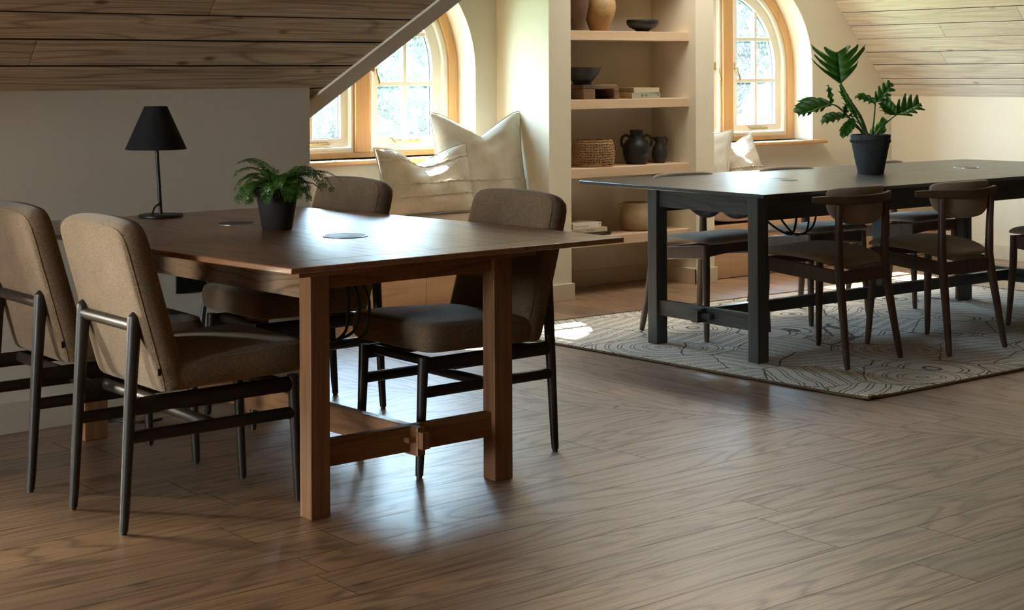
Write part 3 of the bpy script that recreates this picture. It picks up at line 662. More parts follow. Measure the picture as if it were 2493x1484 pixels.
# ================================================================== rug
rp_ = [(4.91, 3.917), (8.02, 3.85), (7.93, 6.04), (4.79, 6.17)]
def rug():
    n1, n2 = 120, 80; vs = []; fs = []; rr = random.Random(4)
    e = [[rr.uniform(-1, 1) for _ in range(n1+n2+2)] for _ in range(4)]
    for i in range(n1+1):
        for j in range(n2+1):
            u = i/n1; v = j/n2
            a = Vector(rp_[0]).lerp(Vector(rp_[1]), u); b = Vector(rp_[3]).lerp(Vector(rp_[2]), u); p = a.lerp(b, v)
            ed = min(i, n1-i, j, n2-j)
            if ed == 0: p += Vector((rr.uniform(-.003, .003), rr.uniform(-.003, .003)))
            z = .011 if ed > 0 else .006
            dc = math.hypot(p.x-4.93, p.y-3.94); z += .010*math.exp(-(dc/.08)**2)*(.4+.6*math.sin((p.x-4.9)*40)**2)
            if j < 3 or i < 3: z += .0015*math.sin(p.x*23+p.y*31)
            vs.append((p.x, p.y, z))
    for i in range(n1):
        for j in range(n2):
            a = i*(n2+1)+j; fs.append((a, a+n2+1, a+n2+2, a+1))
    return vs, fs
vs, fs = rug()
ro = MB().add(vs, fs).build('rug', 'rug', smooth=80)
tag(ro, 'large oatmeal rug with dark carved line pattern under the black table', 'rug')
eb = MB()
per = rp_+[rp_[0]]
for k in range(4):
    a, b = Vector(per[k]), Vector(per[k+1]); n = int((b-a).length/.03); pts = []
    for i in range(n+1):
        p = a.lerp(b, i/n); dc = math.hypot(p.x-4.93, p.y-3.94)
        pts.append((p.x+R.uniform(-.0015, .0015), p.y+R.uniform(-.0015, .0015), .0062+.009*math.exp(-(dc/.08)**2)*(.4+.6*math.sin((p.x-4.9)*40)**2)))
    eb.tube(pts, .0058, 6)
eb.build('bound_edge', 'rugedge', ro)

# ================================================================== tables
def bulged(c, bl, br, n=10):   # c: 4 corners NL,NR,FR,FL ; bulge on left side / right side
    NL, NR, FR, FL = [Vector(p) for p in c]; pts = [NL, NR]
    def side(a, b, h):
        d = (b-a); nn = Vector((d.y, -d.x)).normalized(); return [a+d*(i/n)+nn*h*4*(i/n)*(1-i/n) for i in range(1, n)]
    pts += side(NR, FR, br)+[FR, FL]+side(FL, NL, bl); return [tuple(p) for p in pts]
def lid(parent, x, y, zt, r, closed=True, shine='steel'):
    MB().lathe([(r, 0), (r, .0022), (r-.006, .0030), (r-.007, .0006)], (x, y, zt), 40, cap=False).build('lid_ring', 'steel', parent)
    MB().lathe([(r-.0072, 0), (r-.0072, .0018), (r-.011, .0024), (.0005, .0024)], (x, y, zt), 40).build('cable_lid', 'blackmetal', parent)
# --- brown table
t1 = empty('dining_table', (2.74, 4.47, 0)); ox, oy = 2.74, 4.47
tag(t1, 'brown oak table with boat-shaped top, beside the upholstered chairs and the left wall', 'table')
def Lc(p): return [(a-ox, b-oy) for a, b in p]
top = Lc(bulged([(2.186, 3.617), (3.376, 3.626), (3.205, 5.335), (2.075, 5.345)], .022, .030))
tt = MB().prism(top, lambda a, b: (a, b, .734), lambda a, b: (a, b, .750)).build('tabletop', 'table', t1, bevel=.0025)
# breadboard seam near the end and plank seams: shallow grooves as thin dark inlays
def groove(parent, a, b, zt, wdt=.0014, mat='gap'):
    a = Vector(a); b = Vector(b); d = (b-a).normalized(); n = Vector((-d.y, d.x))*wdt/2
    MB().hexa([(*(a-n), zt-.002), (*(b-n), zt-.002), (*(b+n), zt-.002), (*(a+n), zt-.002), (*(a-n), zt+.0002), (*(b-n), zt+.0002), (*(b+n), zt+.0002), (*(a+n), zt+.0002)]).build('board_joint', mat, parent)
groove(t1, (2.19-ox, 3.735-oy), (3.37-ox, 3.745-oy), .75)
groove(t1, (2.10-ox, 5.225-oy), (3.22-ox, 5.225-oy), .75)
LEG1 = [(2.403, 3.875, .065, .060), (3.066, 3.880, .072, .058), (2.325, 5.205, .085, .055), (2.985, 5.215, .07, .055)]
for x, y, a, b in LEG1:
    MB().box(x-ox, x-ox+a, y-oy, y-oy+b, 0, .733).build('leg', 'table_z', t1, smooth=0, bevel=.003)
def beam(parent, p, q, wd, z0, z1, name, mat, bev=.002):
    p = Vector(p); q = Vector(q); d = (q-p).normalized(); n = Vector((-d.y, d.x))*wd/2
    return MB().hexa([(*(p-n), z0), (*(q-n), z0), (*(q+n), z0), (*(p+n), z0), (*(p-n), z1), (*(q-n), z1), (*(q+n), z1), (*(p+n), z1)]).build(name, mat, parent, smooth=0, bevel=bev)
def P(x, y): return (x-ox, y-oy)
beam(t1, P(2.424, 3.936), P(2.350, 5.204), .024, .618, .7335, 'apron', 'apron')
beam(t1, P(3.112, 3.938), P(3.040, 5.214), .024, .618, .7335, 'apron', 'apron')
beam(t1, P(2.468, 3.908), P(3.066, 3.911), .026, .645, .7335, 'end_apron', 'table_x')
beam(t1, P(2.41, 5.232), P(2.985, 5.240), .026, .645, .7335, 'end_apron', 'table_x')
beam(t1, P(2.33, 3.842), P(3.19, 3.850), .05, .693, .7335, 'bearer', 'table_x')
beam(t1, P(2.468, 3.908), P(3.066, 3.911), .030, .137, .213, 'end_rail', 'table_x')
beam(t1, P(2.41, 5.232), P(2.985, 5.240), .030, .137, .213, 'end_rail', 'table_x')
beam(t1, P(2.775, 3.86), P(2.715, 5.29), .030, .128, .212, 'stretcher', 'table')
MB().box(2.763-ox, 2.791-ox, 3.838-oy, 3.894-oy, .150, .200).build('tenon', 'table_z', t1, smooth=0, bevel=.002)
MB().box(2.735-ox, 2.820-ox, 3.868-oy, 3.8945-oy, .168, .184).build('wedge', 'table_x', t1, smooth=0, bevel=.002)
lid(t1, 2.747-ox, 4.222-oy, .75, .070); lid(t1, 2.697-ox, 4.822-oy, .75, .070)
# power unit under the top
MB().box(2.66-ox, 2.83-ox, 4.12-oy, 4.30-oy, .640, .680).box(2.70-ox, 2.79-ox, 4.15-oy, 4.26-oy, .605, .6401).box(2.62-ox, 2.85-ox, 4.10-oy, 4.32-oy, .680, .7335).build('power_unit', 'rubber', t1, smooth=0, bevel=.004)

# --- black table
t2 = empty('dining_table', (6.28, 5.02, .0)); ox, oy = 6.28, 5.02
tag(t2, 'long black-stained oak table standing on the patterned rug', 'table')
top = Lc(bulged([(4.960, 4.488), (7.85, 4.425), (7.80, 5.52), (4.985, 5.66)], .0, .0)) if False else None
NLb, NRb, FRb, FLb = Vector((4.960, 4.488)), Vector((7.85, 4.440)), Vector((7.79, 5.52)), Vector((4.985, 5.662))
def edge(a, b, h, n=12):
    d = b-a; nn = Vector((d.y, -d.x)).normalized(); return [a+d*(i/n)+nn*h*4*(i/n)*(1-i/n) for i in range(n)]
pl = edge(NLb, NRb, .012)+edge(NRb, FRb, .02)+edge(FRb, FLb, .018)+[FLb]
MB().prism([(p.x-ox, p.y-oy) for p in pl], lambda a, b: (a, b, .734), lambda a, b: (a, b, .750)).build('tabletop', 'black', t2, bevel=.0025)
for x, y, a, b in ((5.121, 4.668, .068, .058), (5.138, 5.302, .068, .060), (7.36, 4.62, .07, .06), (7.385, 5.235, .07, .06)):
    MB().box(x-ox, x-ox+a, y-oy, y-oy+b, .012, .733).build('leg', 'black_z', t2, smooth=0, bevel=.003)
beam(t2, P(5.19, 4.697), P(7.36, 4.66), .024, .615, .7335, 'apron', 'black')
beam(t2, P(5.207, 5.332), P(7.385, 5.265), .024, .615, .7335, 'apron', 'black')
beam(t2, P(5.155, 4.727), P(5.168, 5.301), .026, .640, .7335, 'end_apron', 'black_y')
beam(t2, P(7.39, 4.681), P(7.42, 5.234), .026, .640, .7335, 'end_apron', 'black_y')
beam(t2, P(5.155, 4.727), P(5.168, 5.301), .032, .143, .214, 'end_rail', 'black_y')
beam(t2, P(7.39, 4.681), P(7.42, 5.234), .032, .143, .214, 'end_rail', 'black_y')
beam(t2, P(5.112, 5.015), P(7.44, 4.955), .034, .155, .209, 'stretcher', 'black')
MB().box(5.088-ox, 5.146-ox, 4.995-oy, 5.035-oy, .150, .204).build('tenon', 'black_y', t2, smooth=0, bevel=.002)
MB().box(5.112-ox, 5.1385-ox, 4.945-oy, 5.08-oy, .166, .192).build('wedge', 'black_y', t2, smooth=0, bevel=.002)
MB().box(6.325-ox, 6.385-ox, 4.955-oy, 5.015-oy, .2085, .733).build('centre_post', 'black_z', t2, smooth=0, bevel=.003)
lid(t2, 5.722-ox, 5.05-oy, .75, .066); lid(t2, 7.114-ox, 5.026-oy, .75, .066)
MB().box(5.55-ox, 5.80-ox, 4.93-oy, 5.16-oy, .66, .7335).build('power_unit', 'rubber', t2, smooth=0, bevel=.006)
# black corrugated cable hose slung under the black table end
hs = MB(); pts = []; rad = []
for i in range(90):
    t = i/89; pts.append((5.26+.02*math.sin(t*6), 5.23-.44*t, .668-.052*math.sin(PI*min(1, t/.48))**1.0 if t < .48 else .668-.040*math.sin(PI*(t-.48)/.52))); rad.append(.021+.0022*(i % 2))
hs.tube(pts, rad, 14)
tag(hs.build('cable_hose', 'rubber'), 'black corrugated cable hose looped under the end of the black table', 'hose')
zt_ = MB(); zt_.box(-.016, .016, -.0065, .0065, -.0005, .0008)
q = zt_.build('cable_tag', 'steel', None, smooth=0); q.location = (5.225, 4.985, .652); q.rotation_euler = (0, .9, 1.9)
tag(q, 'small silver tag on the cable under the black table end', 'tag')
def cables(name, curves, r, lab, group=None, mat='rubber'):
    mb = MB()
    for pts in curves:
        P_ = [Vector(p) for p in pts]; out = []
        for i in range(len(P_)-1):
            p0, p1, p2, p3 = P_[max(i-1, 0)], P_[i], P_[i+1], P_[min(i+2, len(P_)-1)]
            for k in range(8):
                t = k/8; out.append(.5*((2*p1)+(-p0+p2)*t+(2*p0-5*p1+4*p2-p3)*t*t+(-p0+3*p1-3*p2+p3)*t**3))
        out.append(P_[-1]); mb.tube(out, r, 8)
    return tag(mb.build(name, mat), lab, 'cable', group)
cables('power_cable', [[(5.60, 5.02, .66), (5.62, 5.0, .60), (5.68, 4.97, .515), (5.72, 4.955, .500), (5.79, 4.94, .53), (5.82, 4.94, .60), (5.81, 4.96, .66)],
    [(5.72, 5.0, .66), (5.73, 4.98, .60), (5.68, 4.96, .51), (5.60, 4.95, .52), (5.50, 4.96, .58), (5.46, 5.0, .66)],
    [(5.77, 5.0, .66), (5.80, 4.97, .58), (5.76, 4.95, .51), (5.70, 4.94, .505), (5.62, 4.95, .52)]], .005, 'black power cables hanging in loops under the black table')
cables('power_cable', [[(2.72, 4.17, .606), (2.715, 4.16, .53), (2.70, 4.15, .47), (2.66, 4.15, .44)], [(2.745, 4.17, .606), (2.75, 4.15, .55), (2.73, 4.13, .49), (2.70, 4.13, .46), (2.64, 4.14, .445)],
    [(2.775, 4.17, .606), (2.785, 4.15, .56), (2.77, 4.13, .50), (2.74, 4.12, .45), (2.66, 4.13, .43)]], .0048, 'black power cables hanging in a bunch below the near end of the brown table')
cables('power_cable', [[(2.64, 4.75, .70), (2.70, 4.70, .595), (2.78, 4.66, .585), (2.84, 4.66, .64), (2.84, 4.7, .70)], [(2.56, 4.80, .66), (2.62, 4.76, .60), (2.72, 4.70, .57), (2.80, 4.66, .59), (2.86, 4.64, .66)]], .008,
    'glossy black cable loop slung under the middle of the brown table')
cables('cable_sleeve', [[(2.93, 5.315, .70), (2.95, 5.38, .58), (2.975, 5.42, .475), (2.992, 5.43, .40), (3.022, 5.43, .33), (3.06, 5.43, .24), (3.08, 5.43, .12), (3.08, 5.43, .014)]], .0125, 'thick black cable sleeve dropping from the brown table towards the wall foot')
# wall socket with plug and lead
ws = empty('wall_socket', (2.905, YL, .475)); tag(ws, 'black double wall socket on the left wall under the brown table', 'socket')
MB().box(-.088, .065, -.009, -.0002, -.044, .044).build('plate', 'blackmetal', ws, smooth=0, bevel=.003)
for q_ in (-.0525, .0275): MB().box(q_-.0075, q_+.0075, -.013, -.009, .012, .026).build('switch', 'rubber', ws, smooth=0, bevel=.001)
cables('plug_lead', [[(2.94, 5.455, .485), (2.925, 5.435, .46), (2.905, 5.43, .40), (2.893, 5.43, .33), (2.89, 5.43, .25), (2.88, 5.44, .02)]], .0105, 'black lead hanging from the plug at the left wall socket')
pg = MB().box(2.935, 2.985, 5.445, 5.487, .462, .512).build('plug', 'rubber', None, smooth=0, bevel=.006); tag(pg, 'black plug pushed into the left wall socket', 'plug')
cables('thin_lead', [[(2.96, 5.44, .42), (2.99, 5.42, .50), (3.03, 5.40, .545), (3.06, 5.38, .56), (3.06, 5.33, .66)]], .0042, 'thin black lead arching from the plug up to the brown table')
cables('floor_lead', [[(2.46, 5.41, .006), (2.52, 5.40, .012), (2.56, 5.36, .008), (2.62, 5.33, .006), (2.68, 5.34, .006)]], .005, 'short black lead lying on the floor by the far leg of the brown table')

# ================================================================== upholstered chairs
def make_club():
    c = empty('upholstered_chair')        # faces +x, origin below the middle of the back feet, width along y
    W_ = .165
    for s in (-1, 1):
        MB().tube([(0, s*W_, .008), (.004, s*W_, .06), (.020, s*W_, .35), (.034, s*W_, .580), (.0345, s*(W_-.000), .592), (.036, s*(W_-.002), .604)], [.0120, .0135, .0170, .0198, .0185, .0075], 16).build('rear_leg', 'darkleg', c, bevel=0)
        MB().tube([(.555, s*W_, .008), (.553, s*W_, .05), (.538, s*W_, .372)], [.0125, .0135, .0175], 16).build('front_leg', 'darkleg', c)
        MB().tube([(0, s*W_, .0), (0, s*W_, .009)], .009, 12).build('rear_foot', 'rubber', c)
        MB().tube([(.555, s*W_, .0), (.555, s*W_, .009)], .009, 12).build('front_foot', 'rubber', c)
        MB().tube([(.022, s*W_, .347), (.54, s*W_, .347)], [(.013, .023)]*2, 14).build('seat_rail', 'darkleg', c)
        MB().tube([(.017, s*W_, .262), (.545, s*W_, .262)], [(.014, .0175)]*2, 14).build('side_stretcher', 'darkleg', c)
    MB().tube([(.034, -W_, .566), (.034, W_, .566)], .0165, 20).build('back_bar', 'darkleg', c)
    MB().tube([(.28, -W_, .262), (.28, W_, .262)], .0165, 20).build('cross_stretcher', 'darkleg', c)
    MB().tube([(.10, -W_, .352), (.10, W_, .352)], .0165, 20).build('rear_seat_bar', 'darkleg', c)
    MB().tube([(.50, -W_, .352), (.50, W_, .352)], .015, 20).build('front_seat_bar', 'darkleg', c)
    # back cushion: u across (y), v up ; rear face from (.095,.383) to (-.022,.84)
    def fb(u, v, x, y_, z):
        hz = .383+(v+1)/2*.465; lean = .133-(v+1)/2*.110
        zz = z*(1.0+.06*math.cos(u*1.5))
        arch = .012*(1-u*u)*max(0, v)
        return (lean+.0+zz*.97, x, hz+arch+ -zz*.0+ (zz*.10))
    vs, fs = pad(.442, .465, .086, 16, 11, 26, fb)
    # keep superellipse height: rebuild z from y value
    vs = []; fs = []
    g = 28
    for side in (1, -1):
        o = len(vs)
        for i in range(g+1):
            for j in range(g+1):
                u = math.sin(PI/2*(2*i/g-1)); v = math.sin(PI/2*(2*j/g-1)); mm = max(abs(u), abs(v))
                n = 12 if v > 0 else 22
                k = mm/((abs(u)**n+abs(v)**n)**(1/n)) if mm > 1e-6 else 1
                t = max(0, 1-mm**26)**.5*side*.040*(1+.10*(1-u*u)*(1-v*v))
                Y = u*k*.221; V = v*k; hz = .614+V*.233+.014*(1-u*u)*max(0, V)**2; cx = .0725-V*.0665
                vs.append((cx+t*.97, Y, hz+t*.24))
        for i in range(g):
            for j in range(g):
                a = o+i*(g+1)+j; q = (a, a+g+1, a+g+2, a+1); fs.append(q if side > 0 else q[::-1])
    b = weld(MB().add(vs, fs).build('back_cushion', 'tweed', c, smooth=70), 1e-5)
    MB().box(.076, .086, -.2225, -.2205, .432, .452).build('sewn_label', 'blackmetal', b)
    def seam(off):
        pts = []
        for k in range(81):
            a = 2*PI*k/80-PI/2; u, v = math.cos(a), math.sin(a); mm = max(abs(u), abs(v)); u /= mm; v /= mm
            n = 12 if v > 0 else 22; kk = 1/((abs(u)**n+abs(v)**n)**(1/n)); Y = u*kk*.221*.968; V = v*kk*.968
            cx = .0725-V*.0665; pts.append((cx+off*.97, Y, .614+V*.233+.013*(1-u*u)*max(0, V)**2+off*.24))
        return pts
    MB().tube(seam(-.0315), .0019, 6, caps=False).tube(seam(.0315), .0019, 6, caps=False).build('piping', 'tweed', b)
    vs = []; fs = []
    for side in (1, -1):
        o = len(vs)
        for i in range(g+1):
            for j in range(g+1):
                u = math.sin(PI/2*(2*i/g-1)); v = math.sin(PI/2*(2*j/g-1)); mm = max(abs(u), abs(v)); n = 12
                k = mm/((abs(u)**n+abs(v)**n)**(1/n)) if mm > 1e-6 else 1
                t = max(0, 1-mm**24)**.42
                X = .335+u*k*.232; Y = v*k*.221
                z = (.428+t*.044+.018*(1-u*u)*(1-v*v)+.006*u*min(1, t*2)) if side > 0 else .428-t*.044
                vs.append((X, Y, z+ .004*u))
        for i in range(g):
            for j in range(g):
                a = o+i*(g+1)+j; q = (a, a+g+1, a+g+2, a+1); fs.append(q if side > 0 else q[::-1])
    s_ = weld(MB().add(vs, fs).build('seat_cushion', 'tweed', c, smooth=70), 1e-5)
    pts = []
    for k in range(81):
        a = 2*PI*k/80; u, v = math.cos(a), math.sin(a); mm = max(abs(u), abs(v)); u /= mm; v /= mm; kk = 1/((abs(u)**12+abs(v)**12)**(1/12))
        pts.append((.335+u*kk*.232*.972, v*kk*.221*.972, .4625+.009*u))
    MB().tube(pts, .002, 6, caps=False).build('piping', 'tweed', s_)
    return c
club = make_club()
GA = 'upholstered chairs at the brown table'
for i, (x, y, rz, lab) in enumerate((
    (1.936, 4.252, 0.0, 'nearest brown tweed chair, left of the brown table, its whole back towards us'),
    (1.918, 4.850, 0.0, 'brown tweed chair at the left picture edge with its left side cut off'),
    (3.470, 4.232, PI, 'brown tweed chair on the right side of the brown table, nearer to the shelf niche'),
    (3.415, 5.160, PI, 'brown tweed chair in front of the low crinkled pillow, right side of the brown table'))):
    o = club if i == 0 else dup(club)
    o.location = (x, y, 0); o.rotation_euler = (0, 0, rz); tag(o, lab, 'chair', GA)

# ================================================================== wooden chairs
def make_wood():
    c = empty('wooden_chair')      # faces +y ; origin on the floor between feet
    for s in (-1, 1):
        MB().tube([(s*.198, -.222, 0), (s*.196, -.216, .03), (s*.172, -.172, .33), (s*.168, -.160, .42), (s*.172, -.163, .58), (s*.177, -.167, .683)], [.0115, .014, .0195, .0200, .0165, .0145], 16).build('rear_leg', 'walnut', c)
        MB().tube([(s*.215, .222, 0), (s*.213, .219, .03), (s*.198, .203, .30), (s*.196, .200, .440)], [.0105, .013, .0185, .0175], 16).build('front_leg', 'walnut', c)
        # side seat rail, deeper at the front
        MB().hexa([(s*.186, .195, .378), (s*.166, -.160, .345), (s*.180, -.160, .345), (s*.200, .195, .378), (s*.186, .195, .442), (s*.166, -.160, .405), (s*.180, -.160, .405), (s*.200, .195, .442)]).build('side_rail', 'walnut', c, smooth=0, bevel=.003)
    # front rail with an arched lower edge, rear rail
    fr = MB(); n = 12
    poly = [(-.19+.38*i/n, .385+.012*math.sin(PI*i/n)) for i in range(n+1)]+[(.19, .440), (-.19, .440)]
    fr.prism(poly, lambda a, b: (a, .190, b), lambda a, b: (a, .208, b)); fr.build('front_rail', 'walnut', c, smooth=30, bevel=.002)
    MB().box(-.165, .165, -.172, -.154, .345, .400).build('rear_rail', 'walnut', c, smooth=0, bevel=.002)
    # seat: rounded trapezoid, wavy side
    vs = []; fs = []; g = 26
    for side in (1, -1):
        o = len(vs)
        for i in range(g+1):
            for j in range(g+1):
                u = math.sin(PI/2*(2*i/g-1)); v = math.sin(PI/2*(2*j/g-1)); mm = max(abs(u), abs(v)); n = 3.4 if v < 0 else 6
                k = mm/((abs(u)**n+abs(v)**n)**(1/n)) if mm > 1e-6 else 1
                V = v*k; Wd = .218+.020*V; X = u*k*Wd; Y = .028+V*.214
                t = max(0, 1-mm**5)**.5
                base = .441+.016*V-.006*V*V+.018*V*(1-V*V)*0
                dip = -.010*(1-u*u)*(1-V*V)
                side_lift = .010*abs(u*k)**2*math.cos(V*2.2)
                z = base+.008+side_lift+(t*.034+dip if side > 0 else -.013*t)
                vs.append((X, Y, z))
        for i in range(g):
            for j in range(g):
                a = o+i*(g+1)+j; q = (a, a+g+1, a+g+2, a+1); fs.append(q if side > 0 else q[::-1])
    weld(MB().add(vs, fs).build('seat', 'seatfab', c, smooth=70), 1e-5)
    # curved top rail
    rr_ = .46; cy = .228; n = 24; vs = []; fs = []
    sec = [(-.0115, -.015), (-.0125, 0), (-.0115, .015), (-.006, .019), (.006, .019), (.0105, .015), (.0115, 0), (.0105, -.015), (.006, -.0185), (-.006, -.0185)]
    for i in range(n+1):
        a = -.665+1.33*i/n; tpr = 1-.35*abs(2*i/n-1)**6
        ct = (rr_*math.sin(a), cy-rr_*math.cos(a)*.93, .699+.006*abs(2*i/n-1)**2)
        for (q, z) in sec: vs.append((ct[0]+q*math.sin(a), ct[1]-q*math.cos(a), ct[2]+z*tpr))
    m_ = len(sec)
    for i in range(n):
        for j in range(m_): fs.append((i*m_+j, i*m_+(j+1) % m_, (i+1)*m_+(j+1) % m_, (i+1)*m_+j))
    fs += [tuple(range(m_))[::-1], tuple(n*m_+j for j in range(m_))]
    MB().add(vs, fs).build('top_rail', 'walnut', c, smooth=50)
    # D-shaped back pad in front of the rail
    vs = []; fs = []; g = 24
    for side in (1, -1):
        o = len(vs)
        for i in range(g+1):
            for j in range(g+1):
                u = math.sin(PI/2*(2*i/g-1)); v = math.sin(PI/2*(2*j/g-1)); mm = max(abs(u), abs(v)); n = 7 if v > 0 else 2.5
                k = mm/((abs(u)**n+abs(v)**n)**(1/n)) if mm > 1e-6 else 1
                U, V = u*k, v*k; z = .698+(V*.052 if V > 0 else V*.112); a = U*.505
                t = max(0, 1-mm**6)**.5*side*.0155; r = rr_-.027+t*-1.0 if True else 0
                vs.append((r*math.sin(a)*1.0, cy-r*math.cos(a)*.93, z+.004*(1-U*U)))
        for i in range(g):
            for j in range(g):
                a = o+i*(g+1)+j; q = (a, a+g+1, a+g+2, a+1); fs.append(q if side < 0 else q[::-1])
    weld(MB().add(vs, fs).build('back_pad', 'seatfab', c, smooth=70), 1e-5)
    return c
wc = make_wood()
GB = 'curved-back wooden chairs at the black table'
RZ = .0125
for i, (x, y, rz, lab) in enumerate((
    (5.480, 4.570, math.radians(4.5), 'left of the two curved-back wooden chairs with their backs to us at the black table'),
    (6.086, 4.463, math.radians(-1.5), 'right of the two curved-back wooden chairs with their backs to us at the black table'),
    (7.015, 4.345, math.radians(-4), 'wooden chair cut by the right picture edge, only front leg and seat corner showing'),
    (5.566, 5.422, PI+math.radians(1), 'curved-back wooden chair facing us behind the left black table legs'),
    (6.295, 5.408, PI+math.radians(-1), 'curved-back wooden chair facing us in the middle of the far side of the black table'),
    (7.130, 5.455, PI+math.radians(4), 'curved-back wooden chair facing us at the far right of the black table'))):
    o = wc if i == 0 else dup(wc)
    o.location = (x, y, RZ); o.rotation_euler = (0, 0, rz); tag(o, lab, 'chair', GB)

# ================================================================== table lamp
lp = empty('table_lamp', (2.622, 5.225, .7505)); tag(lp, 'black table lamp with a cone shade on the brown table', 'lamp')
MB().lathe([(.0, 0), (.076, 0), (.078, .002), (.078, .007), (.075, .009), (.0, .010)], n=48, cap=False).build('base', 'blackmetal', lp)
MB().tube([(.0, .0, .009), (-.011, .006, .24), (-.016, .009, .36)], .0068, 14).build('pole', 'blackmetal', lp)
cxs = (-.0135, .008)
MB().lathe([(.108, .240), (.040, .392), (.0385, .392), (.1065, .2405)], (cxs[0], cxs[1], 0), 48, cap=False).build('lamp_shade', 'shade', lp)
MB().lathe([(.0395, .3905), (.010, .3905)], (cxs[0], cxs[1], 0), 32, cap=False).build('shade_fitting', 'shade', lp)
MB().tube([(-.002, -.002, .05), (-.012, -.006, .044), (-.022, -.010, .042), (-.034, -.018, .034), (-.044, -.026, .018), (-.047, -.032, .008)], .0034, 8).build('cord', 'rubber', lp)

# ================================================================== plants
def pot(name, rb, rt_, h, mat, parent, rim=.02, ribs=False):
    prof = [(.001, 0), (rb, 0), (rb+.002, .004), (rt_-.006, h-rim-.012), (rt_-.003, h-rim-.004), (rt_-.001, h-rim), (rt_-.003, h-rim+.004), (rt_, h-.004), (rt_-.002, h), (rt_-.009, h), (rt_-.012, h-.02), (rt_-.014, h-.03)]
    o = MB().lathe(prof, n=64, cap=False).build('pot', mat, parent)
    if ribs:
        mb = MB()
        for k in range(44):
            a = 2*PI*k/44; r = rt_-.0055; mb.tube([(r*math.cos(a), r*math.sin(a), h-rim-.012), ((r+.003)*math.cos(a), (r+.003)*math.sin(a), h-rim-.004), ((r+.0045)*math.cos(a), (r+.0045)*math.sin(a), h-rim+.002)], .0030, 6)
        mb.build('beaded_rim', mat, o)
    MB().lathe([(rt_-.0135, 0), (.001, .004)], (0, 0, h-.022), 32).build('soil', 'soil', parent)
fp = empty('potted_fern', (2.700, 4.555, .7505)); tag(fp, 'small green fern in a dark clay pot on the brown table', 'plant')
pot('pot', .047, .072, .136, 'pot_brown', fp, .016, True)
rr = random.Random(21)
sx, sy = rt.x, rt.y      # screen-right direction in plan, used only to lean fronds the way the plant leans
def frond(az, L, el, droop, seed, w_=.030):
    r2 = random.Random(seed); mb = MB(); d = Vector((math.cos(az), math.sin(az), 0)); p = Vector((.012*math.cos(az*3), .012*math.sin(az*2), .118)); e = el; pts = []; n = 22
    for i in range(n+1):
        pts.append(p.copy()); stp = L/n; p = p+(d*math.cos(e)+Vector((0, 0, 1))*math.sin(e))*stp; e -= droop/n*(0.5+1.6*(i/n))
        az2 = r2.uniform(-.05, .05); d = Vector((d.x*math.cos(az2)-d.y*math.sin(az2), d.x*math.sin(az2)+d.y*math.cos(az2), 0))
    mb.tube(pts, [.0012*(1-.6*i/n) for i in range(n+1)], 5)
    for i in range(4, n+1):
        t = (pts[min(i+1, n)]-pts[i-1]).normalized(); sd = t.cross(Vector((0, 0, 1)))
        if sd.length < .1: sd = Vector((1, 0, 0))
        sd.normalize(); nn = sd.cross(t)
        f = i/n; wl = w_*math.sin(PI*min(1, (f-.1)*1.02))**.7*(1-.35*f)+.003
        for s in (-1, 1):
            base = pts[i]; dirn = (sd*s*.94+t*.35+nn*r2.uniform(-.15, .15)-Vector((0, 0, .15))).normalized()
            k = max(2, int(wl/.0062))
            for q in range(k):       # small toothed leaflets along each pinna
                c0 = base+dirn*(wl*(q+.2)/k); ll = .0088*(1-.4*q/k)+.0015
                for s2 in (-1, 1):
                    dd = (t*s2*.9+dirn*.55+nn*r2.uniform(-.35, .35)).normalized(); wv = dirn*.0038
                    mb.add([c0, c0+dd*ll*.5+wv, c0+dd*ll, c0+dd*ll*.5-wv], [(0, 1, 2, 3)])
    mb.keep = 1
    return mb.build('frond', 'fern', fp, smooth=0)
k = 0
for az, L, el, dr in ((-.68, .185, .95, 1.75), (-.50, .205, 1.05, 2.2), (-.9, .17, 1.1, 2.0), (-.2, .16, 1.0, 1.9), (.4, .15, 1.0, 1.7), (1.1, .15, 1.1, 1.6), (1.9, .17, 1.15, 1.2), (2.46, .155, 1.15, 2.1), (2.46, .165, .95, 1.9), (2.9, .15, .8, 2.2), (2.1, .14, .8, 2.2),
    (-2.4, .14, .9, 2.4), (-1.9, .14, .9, 2.3), (-1.4, .14, 1.0, 2.3), (-2.9, .15, .9, 2.3), (2.2, .185, 1.35, 1.7), (-.75, .165, 1.30, 2.1), (0.0, .15, 1.35, 1.9), (2.46, .12, .6, 2.0), (-1.6, .11, .8, 2.2), (-1.0, .13, .75, 1.9), (-.65, .14, .7, 1.4), (2.7, .165, 1.25, 1.8), (3.1, .13, 1.2, 2.4), (-2.1, .13, 1.25, 2.2), (.9, .12, .7, 1.9), (-.55, .12, 1.2, 2.3), (2.3, .12, 1.0, 2.4), (-.3, .19, 1.2, 2.5), (-.62, .21, .85, 1.5)):
    frond(az, L*1.16, el, dr, 100+k, .036); k += 1

